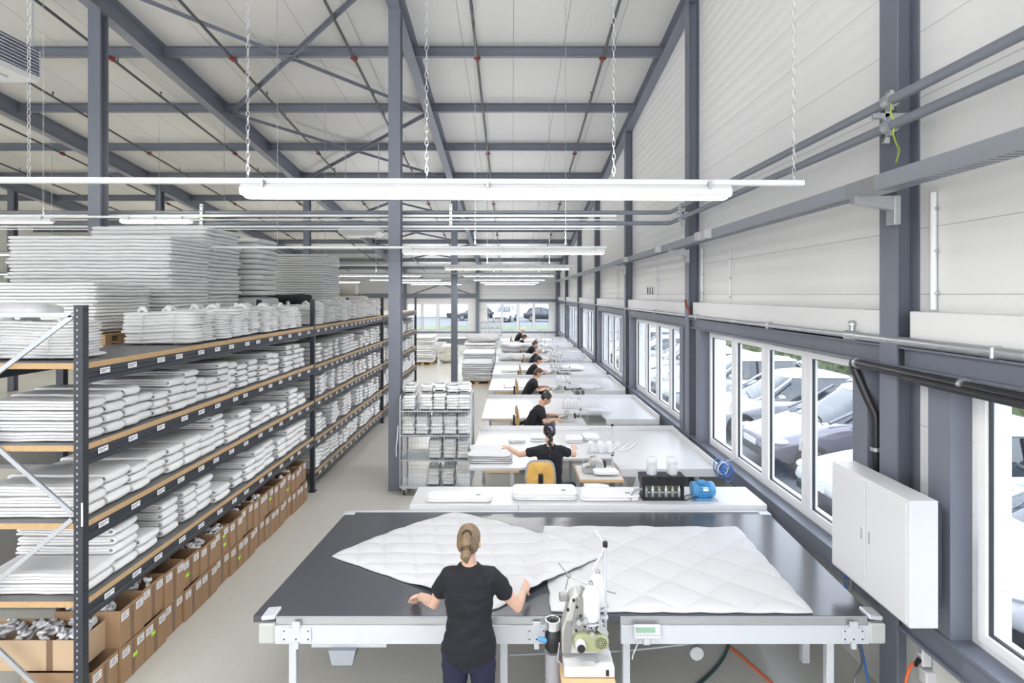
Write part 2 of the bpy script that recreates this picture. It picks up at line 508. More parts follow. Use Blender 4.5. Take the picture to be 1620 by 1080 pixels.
fl = MB().box(-22, 3.3, ROOF0, YF+.2, -.2, 0).build('floor', M['floor']); struct(fl, 'pale grey-green speckled coated hall floor')
WZ0, WZ1 = .93, 2.72
WIN = [(-.2, 3.75), (4.87, 8.76), (9.88, 13.9), (15.02, 19.2), (20.32, 24.4), (25.52, 30.3), (31.42, 35.95)]
def rhole(u, v):
    return any(a < u < b and WZ0 < v < WZ1 for a, b in WIN) or (22.9 < u < 24.4 and v < WZ1)
us = sorted({ROOF0, YF+.2, 22.9} | {x for w in WIN for x in w})
struct(wall_mesh(us, [0, .02, WZ0, WZ1, 4.4, 5.0], rhole, lambda u, v, d: (XW + d, u, v), .25, lambda u: zd(u)).build('wall_right', M['wall'], merge=True), 'white horizontal metal panels above the side windows')
FW = [(-6.95, -2.78), (-1.72, 2.5)]
fhole = lambda u, v: any(a < u < b and .87 < v < 2.77 for a, b in FW)
us = sorted({-22, 3.12} | {x for w in FW for x in w})
struct(wall_mesh(us, [0, .87, 2.77, zd(YF)], fhole, lambda u, v, d: (u, YF + d, v), .2).build('wall_back', M['wall_far'], merge=True), 'far end wall of grey-white panels')
struct(MB().prism([(ROOF0, 0), (YF, 0), (YF, zd(YF)), (ROOF0, zd(ROOF0))], -22.2, -22, axis='x').build('wall_left', M['wall_plain']))
GW = [(-20, -14.5), (-13.5, -8), (-7, -3), (-2.3, 2.3)]  # openings added in the unseen rear wall for frontal daylight
us = sorted({-22, 3.12} | {x for w in GW for x in w})
struct(wall_mesh(us, [0, 1.0, 7.5, zd(ROOF0)], lambda u, v: any(a < u < b and 1.0 < v < 7.5 for a, b in GW), lambda u, v, d: (u, ROOF0 - d, v), .2).build('wall_front', M['wall_plain'], merge=True))
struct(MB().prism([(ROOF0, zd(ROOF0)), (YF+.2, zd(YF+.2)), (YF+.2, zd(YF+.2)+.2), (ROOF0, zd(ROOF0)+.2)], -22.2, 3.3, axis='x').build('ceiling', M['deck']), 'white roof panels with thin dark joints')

def ipoly(w, d, tf, tw):
    """I section about (0,0): flanges across the first axis at +-d/2 of the second"""
    a, b, t = w/2, d/2, tw/2
    return [(-a,-b),(a,-b),(a,-b+tf),(t,-b+tf),(t,b-tf),(a,b-tf),(a,b),(-a,b),(-a,b-tf),(-t,b-tf),(-t,-b+tf),(-a,-b+tf)]
# hall columns: flanges face the viewer
def hcol(x, y, ztop, label, w=.20):
    p = [(x+a, y+b) for a, b in ipoly(w, .20, .014, .010)]
    struct(MB().prism(p, 0, ztop, axis='z').build('steel_column', M['steel']), label)
for (x, y, t) in ((-1.96, 9.36, 'tall grey steel column beside the wire trolley'), (-6.96, 9.36, 'tall grey steel column behind the shelving'),
                  (-1.96, 18.9, 'slim grey steel column in the aisle past the trolley'), (-6.96, 18.9, 'distant grey steel column beyond the quilt piles'),
                  (-11.96, 18.9, 'far grey steel column of the neighbouring aisle'), (-16.96, 18.9, 'farthest grey steel column near the picture edge'),
                  (-11.96, 9.36, 'grey steel column of the outer aisle')):
    hcol(x, y, zp(y)-.2, t)
for x in (-2.25, -7.0, 2.95):
    hcol(x, YF-.12, zd(YF)-.02, 'grey steel post against the far wall')
# wall columns: flanges face the hall
WN = ['nearest', 'second', 'third', 'fourth', 'fifth', 'sixth']
for i, y in enumerate(COLY):
    p = [(3.03+b, y+.1+a) for a, b in ipoly(.20, .18, .014, .012)]
    struct(MB().prism(p, 0, zp(y)-.02, axis='z').build('wall_column', M['steel']), f'{WN[i]} grey steel column along the window wall')
# rafters
for x in (-16.96, -11.96, -6.96, -1.96):
    y0, y1 = ROOF0+.02, YF-.02
    p = [(x+a, zd(y0)-.21+b) for a, b in ipoly(.2, .42, .016, .012)]
    struct(MB().prism(p, y0, y1, axis='y', dz=zd(y1)-zd(y0)).build('rafter', M['steel']), 'deep grey steel rafter falling towards the far wall')
p = [(3.02+a, zd(ROOF0)-.14+b) for a, b in ipoly(.19, .28, .016, .012)]
struct(MB().prism(p, ROOF0+.02, YF-.02, axis='y', dz=zd(YF-.02)-zd(ROOF0+.02)).build('rafter', M['steel']), 'grey rafter along the top of the window wall')
# purlins
PUR = [11.1 + 2.4*k for k in range(-5, 11)]
for k, y in enumerate(PUR):
    p = [(y+a, zp(y)+.1+b) for a, b in ipoly(.10, .20, .012, .010)]
    struct(MB().prism(p, -21.95, 3.0, axis='x').build('purlin', M['steel']), 'grey steel purlin under the roof panels')
# wind bracing crosses between two rafters
def bar(mb, p, q, w=.07, t=.012):
    p, q = Vector(p), Vector(q); d = (q-p); L = d.length; d.normalize()
    up = Vector((0,0,1)); s_ = d.cross(up).normalized(); u = s_.cross(d)
    m = Matrix((s_, d, u)).transposed()
    mb.cbox((p+q)/2, (w, L, t), m); mb.cbox((p+q)/2 + s_*(w/2-t/2) - u*(w/2), (t, L, w), m)
for k in range(4, 14, 2):
    ya, yb, yc = PUR[k], PUR[k+2], PUR[k+1]
    za, zb = zp(ya)+.02, zp(yb)+.02
    r = thing('roof_brace', f'{ORD[k//2-2]} grey diagonal bracing cross between two rafters', 'bracing', (-4.46, yc, zp(yc)), kind='structure')
    mb = MB(); bar(mb, (-2.4, ya-yc, za-zp(yc)), (2.4, yb-yc, zb-zp(yc))); mb.build('diagonal_bar', M['steel'], r)
    mb = MB(); bar(mb, (2.4, ya-yc, za-zp(yc)-.02), (-2.4, yb-yc, zb-zp(yc)-.02)); mb.build('diagonal_bar', M['steel'], r)
    MB().cbox((0,0,-.025), (.36,.3,.015)).build('gusset_plate', M['steel'], r)
# far wall: bracing rods and steel header
for (s1, s2) in (((-6.8, 3.2), (-2.4, 4.7)), ((-6.8, 4.7), (-2.4, 3.2))):
    mb = MB(); mb.tube([(s1[0], YF-.06, s1[1]), (s2[0], YF-.06, s2[1])], .035, 6)
    struct(mb.build('wall_brace', M['steel']), 'grey diagonal rod on the far wall')
struct(MB().box(-21.9, -2.3, YF-.14, YF-.005, 3.05, 3.33).build('trim_1', M['steel']), 'dark steel girt across the far wall')
struct(MB().box(-2.2, 2.9, YF-.08, YF-.005, 2.80, 2.98).build('trim_2', M['steel']), 'grey girt above the far windows')
struct(MB().box(-8, 2.9, YF-.05, YF-.005, .78, .86).build('trim_3', M['steel']), 'grey sill rail below the far windows')

# window wall: posts, header channel, sill channel, white cover sheets
n = 4
PN = ['first', 'second', 'third', 'fourth', 'fifth', 'sixth', 'seventh']
for i, (a, b) in enumerate(WIN):
    for (y0, y1, w) in ((a-.22, a-.02, 'near'), (b+.02, b+.22, 'far')):
        if y1 < .5: continue
        struct(MB().box(2.97, XW+.02, y0, min(y1, YF-.02), .92, 2.71).build('window_post', M['steel']), f'grey steel post at the {w} jamb of the {PN[i]} side window')
ends = [ROOF0] + COLY + [YF]
for i in range(len(ends)-1):
    y0, y1 = ends[i] + (.2 if i else 0), ends[i+1] - .0
    if y1 < 1: continue
    mb = MB().prism([(2.955, 2.715), (3.11, 2.715), (3.11, 2.875), (2.955, 2.875), (2.955, 2.86), (3.0, 2.86), (3.0, 2.73), (2.955, 2.73)], y0, y1)
    struct(mb.build('window_header', M['steel']), f'grey steel channel over the {PN[i]} side window')
    mb = MB().prism([(2.95, .72), (3.11, .72), (3.11, .93), (2.95, .93), (2.95, .905), (2.985, .905), (2.985, .745), (2.95, .745)], y0, y1)
    struct(mb.build('window_sill_rail', M['steel']), f'grey steel channel under the {PN[i]} side window')
    struct(MB().cbox(((2.985+3.11)/2, (y0+y1-.05)/2, 3.02), (.125, y1-y0-.1, .25), bev=.004).build('cover_sheet', M['white_board']), f'white cover sheet over the {PN[i]} side window header')
struct(MB().box(3.08, 3.119, ROOF0+.1, YF-.1, 0, .70).build('baseboard_right', M['plinth']), 'pale plinth below the side windows')

# windows: frame, four sashes with handles, panes
def make_window(name, label, y0, y1, z0, z1, npane, axis, plane):
    """axis 'x': wall across x (side windows); axis 'y': far wall"""
    P = (lambda u, v, d: (plane + d, u, v)) if axis == 'x' else (lambda u, v, d: (u, plane + d, v))
    def bx(mb, u0, u1, v0, v1, d0, d1):
        a, b = P(u0, v0, d0), P(u1, v1, d1)
        mb.box(min(a[0],b[0]), max(a[0],b[0]), min(a[1],b[1]), max(a[1],b[1]), min(a[2],b[2]), max(a[2],b[2]))
    root = bpy.data.objects.new(name, None); col.objects.link(root); struct(root, label)
    f = MB(); t = .045
    bx(f, y0, y1, z0, z0+t, 0, .09); bx(f, y0, y1, z1-t, z1, 0, .09)
    bx(f, y0, y0+t, z0+t, z1-t, 0, .09); bx(f, y1-t, y1, z0+t, z1-t, 0, .09)
    w = (y1-y0-2*t)/npane
    for k in range(1, npane):
        u = y0+t+k*w; bx(f, u-.022, u+.022, z0+t, z1-t, 0, .09)
    f.build('window_frame', M['white_pvc'], root)
    for k in range(npane):
        a = y0+t+k*w+(.022 if k else 0)+.002; b = y0+t+(k+1)*w-(.022 if k < npane-1 else 0)-.002
        s_ = MB(); h = .062; c0, c1 = z0+t+.002, z1-t-.002
        bx(s_, a, b, c0, c0+h, -.018, .06); bx(s_, a, b, c1-h, c1, -.018, .06)
        bx(s_, a, a+h, c0+h, c1-h, -.018, .06); bx(s_, b-h, b, c0+h, c1-h, -.018, .06)
        so = s_.build('sash', M['white_pvc'], root)
        g = MB(); q = .012
        bx(g, a+h, b-h, c0+h, c0+h+q, .006, .030); bx(g, a+h, b-h, c1-h-q, c1-h, .006, .030)
        bx(g, a+h, a+h+q, c0+h+q, c1-h-q, .006, .030); bx(g, b-h-q, b-h, c0+h+q, c1-h-q, .006, .030)
        g.build('gasket_edge', M['glass_edge'], so)
        p = MB(); bx(p, a+h+q, b-h-q, c0+h+q, c1-h-q, .015, .021); p.build('pane', M['glass'], so)
        if axis == 'x' and k % 2 == 1:
            hd = MB(); zc = (z0+z1)/2-.1
            bx(hd, a+.02, a+.045, zc-.035, zc+.035, -.030, -.018); bx(hd, a+.022, a+.043, zc-.11, zc+.015, -.055, -.042); bx(hd, a+.026, a+.039, zc-.012, zc+.012, -.045, -.028)
            hd.build('handle', M['white_pvc'], so)
for i, (a, b) in enumerate(WIN):
    if i == 4:
        make_window('window_5', 'narrow fixed window beside the side door', 20.32, 22.88, WZ0, WZ1, 3, 'x', XW-.005)
    else:
        make_window(f'window_{i+1}', f'{PN[i]} four-pane side window looking out on parked cars', a, b, WZ0, WZ1, 4, 'x', XW-.005)
make_window('window_8', 'four-pane window of the far wall beyond the last table', FW[1][0], FW[1][1], .87, 2.77, 4, 'y', YF-.005)
make_window('window_9', 'four-pane window of the far wall behind the shelving end', FW[0][0], FW[0][1], .87, 2.77, 4, 'y', YF-.005)
d = bpy.data.objects.new('door_1', None); col.objects.link(d); struct(d, 'glazed white side door between two windows'); d.location = (XW, 22.92, 0)
mb = MB(); mb.box(-.005,.085,0,.08,0,2.7); mb.box(-.005,.085,1.38,1.46,0,2.7); mb.box(-.005,.085,.08,1.38,2.62,2.7); mb.build('door_frame', M['white_pvc'], d)
mb = MB(); mb.box(-.02,.05,.09,.19,.02,2.61); mb.box(-.02,.05,1.27,1.37,.02,2.61); mb.box(-.02,.05,.19,1.27,.02,.2); mb.box(-.02,.05,.19,1.27,2.5,2.61); mb.box(-.02,.05,.19,1.27,.95,1.05); lf = mb.build('door_leaf', M['white_pvc'], d)
mb = MB().box(.01,.02,.19,1.27,.2,.95); mb.build('pane', M['glass'], lf)
mb = MB().box(.01,.02,.19,1.27,1.05,2.5); mb.build('pane', M['glass'], lf)
mb = MB().tube([(-.02,.14,1.05),(-.07,.14,1.05),(-.07,.26,1.05)], .011, 8); mb.build('door_handle', M['chrome'], lf)

# ================================================================== services under the roof
SPX = [1.80, -.69, -3.13, -5.55, -7.95, -10.4, -12.9, -15.4]
for i, x in enumerate(SPX):
    y0, y1 = 6.0, 35.5
    zz = lambda y: zp(y) - .06
    r = thing('sprinkler_pipe', f'dark sprinkler pipe under the purlins with red couplings, {ORD[i]} from the window wall', 'pipe', (x, y0, zz(y0)), group='sprinkler pipes under the roof')
    MB().tube([(0,0,0), (0, y1-y0, zz(y1)-zz(y0))], .027, 8).build('pipe', M['dark_pipe'], r)
    for y in (11.04, 15.97, 20.9, 25.8):
        a = zz(y)-zz(y0)
        mb = MB().tube([(0, y-y0-.05, a+.0065), (0, y-y0+.05, a-.0065)], .046, 10)
        mb.cbox((0, y-y0, a), (.13,.05,.035)); mb.build('coupling', M['red'], r)
    for y in (7.9, 12.6, 17.4):
        a = zz(y)-zz(y0)
        mb = MB().cyl((0,y-y0,a), (0,y-y0,a+.10), .012, n=6); mb.cyl((0,y-y0,a+.09), (0,y-y0,a+.105), .028, n=8); mb.build('sprinkler_head', M['dark_pipe'], r)
    for y in PUR:
        if 6 < y < 35:
            a = zz(y)-zz(y0)
            MB().cbox((0, y-y0+.12, a+.045), (.03,.02,.11)).build('hanger', M['galv'], r)

# strip lights: trunking rail, luminaires with tubes, chains
def chain(mb, x, y, z0, z1, link=.05, r=.0024, w=.0085):
    k = int((z1-z0)/(link-.008)); st = (z1-z0)/k
    for i in range(k):
        zc = z0 + (i+.5)*st; pts = []
        for (a, b) in ((-1,-.5),(-1,.5),(0,1),(1,.5),(1,-.5),(0,-1)):
            o = a*w; h = b*link/2
            pts.append((x+o, y, zc+h) if i % 2 else (x, y+o, zc+h))
        mb.tube(pts, r, 4, closed=True)
def strip_light(label, Y, z, x0, x1, fixtures, chains, rz=0.0, zr=None, fine=True, watts=1.0, lit=None):
    r = thing('strip_light', label, 'ceiling light', (0, Y, z), rz, 'rows of strip lights')
    MB().cbox(((x0+x1)/2, 0, .045), (x1-x0, .045, .034), bev=.004).build('trunking_rail', M['tray'] if not fine else M['lamp_white'], r)
    for (a, b) in fixtures:
        prof = [(-.022,.026),(-.05,.0),(-.052,-.032),(-.040,-.045),(.040,-.045),(.052,-.032),(.05,.0),(.022,.026)]
        h = MB().prism(prof, a, b, axis='x').build('housing', M['lamp_white'], r)
        t = MB(); t.cbox(((a+b)/2, 0, -.052), (b-a-.04, .072, .016), bev=.007); t.build('tube', M['tube'], h)
        mb = MB(); mb.cbox(((a+b)/2, -.035, .02), (.012,.06,.05)); mb.cbox((a+.14, -.035, .02), (.012,.05,.05)); mb.cbox((b-.14, -.035, .02), (.012,.05,.05)); mb.build('clip', M['galv'], h)
    for (a, b) in fixtures:
        for (up, watt) in ((0, LAMP_DOWN), (1, LAMP_UP)):
            ld = bpy.data.lights.new('strip_light_glow', 'AREA'); ld.shape = 'RECTANGLE'
            ld.size = b-a-.06; ld.size_y = .07 if not up else .16; ld.energy = watt*watts; ld.color = (.985, .985, 1.0) if x1 > 0 else (1.0, .95, .82)
            lo = bpy.data.objects.new('lamp_light', ld); col.objects.link(lo); lo.parent = r
            lo.location = ((a+b)/2, 0, -.066 if not up else .085)
            if up: lo.rotation_euler = (pi, 0, 0)
    for cx in chains:
        p = Vector((cx*cos(rz), Y + cx*sin(rz), 0)); top = zp(p.y) + .192 - z
        mb = MB()
        if fine: chain(mb, cx, 0, .06, top)
        else: mb.tube([(cx,0,.06),(cx,0,top)], .006, 4)
        mb.build('chain', M['chrome'], r)
strip_light('long white strip light crossing the whole view nearest the camera', 3.46, 3.925, -9.0, 1.83, [(-1.66, 1.36), (-8.4, -5.4)], [-2.96, -1.63, -.53, .635, 1.77], .018)
strip_light('white strip light above the seated woman with the braid', 8.3, 3.93, -5.5, 1.41, [(-1.63, 1.38)], [-3.5, -.55, .8])
RN = ['above the seated man', 'above the third white table', 'above the fourth white table', 'above the fifth white table', 'above the last tables']
for i, Y in enumerate((13.4, 18.4, 23.5, 28.6, 33.2)):
    strip_light('thin white strip light ' + RN[i], Y, 3.93, -6.3, 1.5, [(-1.62, 1.38), (-6.0, -3.0)] if i else [(-1.62, 1.38)], [-4.5, -.6, .9], fine=i < 1)
for i, (Y, z) in enumerate(((8.9, 4.47), (14.5, 4.35), (21.5, 4.1), (28.5, 3.95))):
    strip_light(f'white strip light over the shelving aisles, {ORD[i]} row back', Y, z, -20, -5.0 if i == 0 else -7.6, [(-9.6, -7.35), (-6.25, -5.12), (-13.5, -10.5), (-18.5, -15.5)] if i == 0 else [(-10.8, -7.8), (-15.5, -12.5), (-19.8, -17.0)], [-9.2, -7.5, -12], fine=i == 0, watts=.55 if i else .35)
for i, (Y, z) in enumerate(((-1.6, 3.93), (-4.8, 5.2), (-8.0, 5.2))):  # unseen rows added to light the column fronts
    strip_light(f'added white strip light behind the viewpoint, {ORD[i]} row', Y, z, -12.5, 1.5, [(-1.62, 1.38), (-5.2, -2.2), (-8.8, -5.8), (-12.4, -9.4)], [-.6, .9, -4, -7.5], fine=False)

# grey pipes along the window wall, turning across the hall
def pipe_run(name, label, pts, r, m, cat='pipe', bend=.12, group=None, n=12):
    out = [Vector(pts[0])]
    for i in range(1, len(pts)-1):
        p, a, b = Vector(pts[i]), Vector(pts[i-1]), Vector(pts[i+1])
        u, v = (a-p).normalized(), (b-p).normalized()
        d = min(bend, (a-p).length*.45, (b-p).length*.45)
        for t in (0,.25,.5,.75,1): out.append((p+u*d)*(1-t)**2 + p*2*t*(1-t) + (p+v*d)*t*t)
    out.append(Vector(pts[-1]))
    o = thing(name, label, cat, out[0], group=group)
    MB().tube([q - out[0] for q in out], r, n).build('pipe', m, o)
    return o, out[0]
for z, w in ((4.70, 'upper'), (4.515, 'lower')):
    o, b = pipe_run('supply_pipe', f'{w} of two thick grey pipes along the window wall and across the hall', [(2.75, 1.2, z-.03), (2.75, 9.7, z), (-12.5, 9.7, z)], .036, M['steel_pipe'])
    for y in (4.05, 9.0):
        c = MB(); q = Vector((2.75, y, z-.02)) - b
        c.tube([q+Vector((0,-.035,0)), q+Vector((0,.035,0))], .052, 12); c.cbox(q+Vector((0,0,.055)), (.03,.05,.03)); c.cbox(q+Vector((.0,0,-.055)), (.03,.05,.03))
        c.build('clamp', M['galv'], o)
for (y, t) in ((4.25, 'nearest wall column'), (9.26, 'second wall column')):
    r = thing('pipe_bracket', f'zinc rail bracket holding two grey pipes at the {t}', 'bracket', (2.78, y-.02, 4.59))
    MB().cbox((.05,-.02,0), (.04,.04,.36), bev=.004).build('upright_rail', M['chrome'], r)
    mb = MB().cbox((.10,-.02,.03), (.30,.04,.04), bev=.004); mb.build('arm', M['galv'], r)
r = pipe_run('earth_wire', 'yellow-green earth wire looping between the two grey pipes', [(2.73, 4.0, 4.64), (2.70, 3.97, 4.55), (2.76, 3.98, 4.50), (2.72, 3.98, 4.44), (2.80, 4.05, 4.36), (2.86, 4.1, 4.34), (2.90, 4.2, 4.27)], .0055, M['yellow_green'], 'wire', .05)
for x, t in ((-5.38, 'over the quilt piles'), (-1.06, 'beside the tall column')):
    mb = MB().cbox((0, 0, 0), (.05, .04, .40), bev=.004)
    for k in range(5): mb.cbox((0, -.021, -.16+.08*k), (.016,.004,.035), mi=1)
    tag(mb.build('pipe_support', [M['chrome'], M['black']], loc=(x, 9.64, 4.64)), f'slotted white hanger holding the grey pipes {t}', 'bracket')
for z, rr, t in ((4.63, .022, 'topmost'), (4.56, .010, 'second'), (4.44, .020, 'third'), (4.395, .010, 'lowest')):
    tag(MB().tube([(0,0,0), (14.3,0,0)], rr, 8).build('conduit', M['lamp_white'], loc=(-12.5, 9.58, z)), f'{t} of four white conduits crossing between the grey pipes', 'conduit')
# cable tray on brackets
r = thing('cable_tray', 'long grey metal cable tray running along the window wall', 'cable tray', (2.62, -2, 4.02))
MB().prism([(0,0),(.15,0),(.15,.11),(.147,.11),(.147,.003),(.003,.003),(.003,.108),(.014,.108),(.014,.111),(0,.111)], 0, 35.5).build('tray', M['tray'], r)
mb = MB()
for k in range(260): mb.cbox((.075 , 2.0 + k*.055, -.0008), (.11, .02, .002))
mb.build('perforation_pattern', M['steel'], r)
for y in COLY:
    mb = MB().prism([(-.02,-.055),(.30,-.11),(.30,0),(-.02,0)], y+2-.03, y+2+.03); mb.build('bracket', M['galv'], r)
    mb = MB().cbox((.295, y+2, -.11), (.05,.10,.22), bev=.004); mb.build('bracket_plate', M['galv'], r)
mb = MB().box(-.004, .154, 6.0, 6.35, -.003, .112); mb.build('joint_plate', M['galv'], r)
for y, w in ((7.35, .14), (7.62, .16), (9.8, .12), (12.6, .14)):
    tag(MB().cbox((0,0,0), (.10, w, .11), bev=.008).build('junction_box', M['white_metal'], loc=(2.57, y, 4.07)), {7.35: 'small white junction box on the cable tray nearest the camera', 7.62: 'wider white junction box beside the nearest one', 9.8: 'white junction box on the tray by the second column', 12.6: 'distant white junction box on the cable tray'}[y], 'junction box')
# vertical conduits
for (x, y, z0, z1, t, rr) in ((3.09, 4.08, 3.16, 4.02, 'white vertical conduit beside the nearest column', .022), (3.09, 7.9, 3.12, 3.9, 'white vertical conduit between the first two wall columns', .012), (3.09, 9.05, 3.18, 4.02, 'white vertical conduit at the second wall column', .014), (3.09, 11.9, 3.16, 4.0, 'thin white conduit past the second wall column', .012), (3.09, 16.3, 3.1, 4.0, 'thin white conduit past the third wall column', .012), (3.09, 4.08, .05, 2.70, 'grey vertical conduit down to the socket by the cabinet', .016)):
    r = thing('conduit', t, 'conduit', (x, y, z0))
    MB().tube([(0,0,0), (0,0,z1-z0)], rr, 8).build('pipe', M['lamp_white'] if z0 > 1 else M['tray'], r)
    for z in (.12, (z1-z0)*.5, z1-z0-.12):
        MB().cbox((.006,0,z), (.03,2.6*rr,.02), bev=.003).build('clip', M['galv'], r)
for k in range(3):
    tag(MB().cbox((0,0,0), (.012,.02,.16)).build('wall_hook', M['black'], loc=(3.105, 12.3+.22*k, 3.36)), f'small dark hook on the white wall, {ORD[k]} of three', 'hook')
# heating pipe on the header channel, with valve
r = thing('header_pipe', 'galvanised pipe lying along the top of the window header', 'pipe', (2.965, .5, 2.915))
MB().tube([(0,0,0), (0,4.35,0)], .036, 12).build('pipe', M['galv'], r)
MB().tube([(0,4.35,0), (0,35,0)], .026, 10).build('pipe', M['galv'], r)
MB().tube([(0,4.27,0), (0,4.42,0)], .046, 12).build('reducer', M['galv'], r)
MB().lathe([(.022,0),(.022,.05),(.034,.055),(.034,.085),(.02,.10)], (0,4.35,.03), n=14).build('valve_cap', M['galv'], r)
for y in (2.9, 5.9, 8.4, 11.0, 14):
    MB().cbox((0,y,-.0), (.09,.03,.085), bev=.01).build('clamp', M['galv'], r)
tag(MB().tube([(0,0,0),(0,0,.06),(-.03,.05,.12),(-.03,.1,.22)], .018, 8).build('valve_lever', M['red'], loc=(2.90, 9.1, 2.96)), 'red valve lever on the pipe at the second wall column', 'valve')
# black drain pipe
r, b = pipe_run('drain_pipe', 'black drain pipe bending down behind the white wall cabinet', [(2.885, 1.4, 2.66), (2.885, 4.70, 2.70), (2.91, 4.74, 2.66), (2.98, 4.64, 2.38), (3.0, 4.58, 2.28), (3.0, 4.58, 1.45)], .036, M['black_pipe'], bend=.09)
for (p) in ((2.885, 4.64, 2.70), (2.885, 3.55, 2.69)):
    q = Vector(p)-b; MB().tube([q+Vector((0,-.015,0)), q+Vector((0,.015,0))], .046, 12).build('clamp', M['galv'], r)
q = Vector((3.0,4.58,2.0))-b; MB().tube([q+Vector((0,0,-.015)), q+Vector((0,0,.015))], .046, 12).build('clamp', M['galv'], r)
tag(MB().tube([(0,0,0), (0,3.4,.03)], .024, 10).build('heating_pipe', M['black_pipe'], loc=(2.815, .6, 2.64)), 'second thin black pipe beside the drain pipe at the near window', 'pipe')

# air heater hanging at the upper corner, another unit deeper in the hall
r = thing('air_heater', 'white ceiling air heater with louvred grille hanging over the shelving', 'heater', (-5.75, 5.2, 5.52))
MB().prism([(-.75,0),(.72,0),(.75,.05),(.75,.33),(-.75,.33)], -.75, .70).build('casing', M['heater'], r)
g = MB()
for k in range(8): g.cbox((.76, -.02, .065+.034*k), (.03, 1.36, .008), Matrix.Rotation(.5, 3, 'Y'))
g.build('louvre_slat', M['chrome'], r)
MB().cbox((.752,-.02,.19), (.006,1.40,.28)).build('grille_back', M['steel'], r)
mb = MB().cbox((0,0,-.008), (1.1,1.1,.016), bev=.006); mb.build('bottom_panel', M['white_metal'], r)
for (x, y) in ((.7,.66), (-.7,.66), (.7,-.7), (-.7,-.7)):
    MB().tube([(x,y,.33),(x,y,zp(5.2+y)-5.52)], .008, 6).build('hanging_rod', M['galv'], r)
r = thing('ceiling_heater', 'pale grey flat unit hanging under the roof behind the tall column', 'heater', (-4.1, 15.2, 4.86))
MB().prism([(-.42,0),(.42,0),(.55,.1),(.5,.22),(-.5,.22),(-.55,.1)], -.35, .35).build('casing', M['heater'], r)
for x in (-.45,.45): MB().tube([(x,0,.22),(x,0,zp(15.2)-4.86)], .01, 6).build('hanging_rod', M['galv'], r)
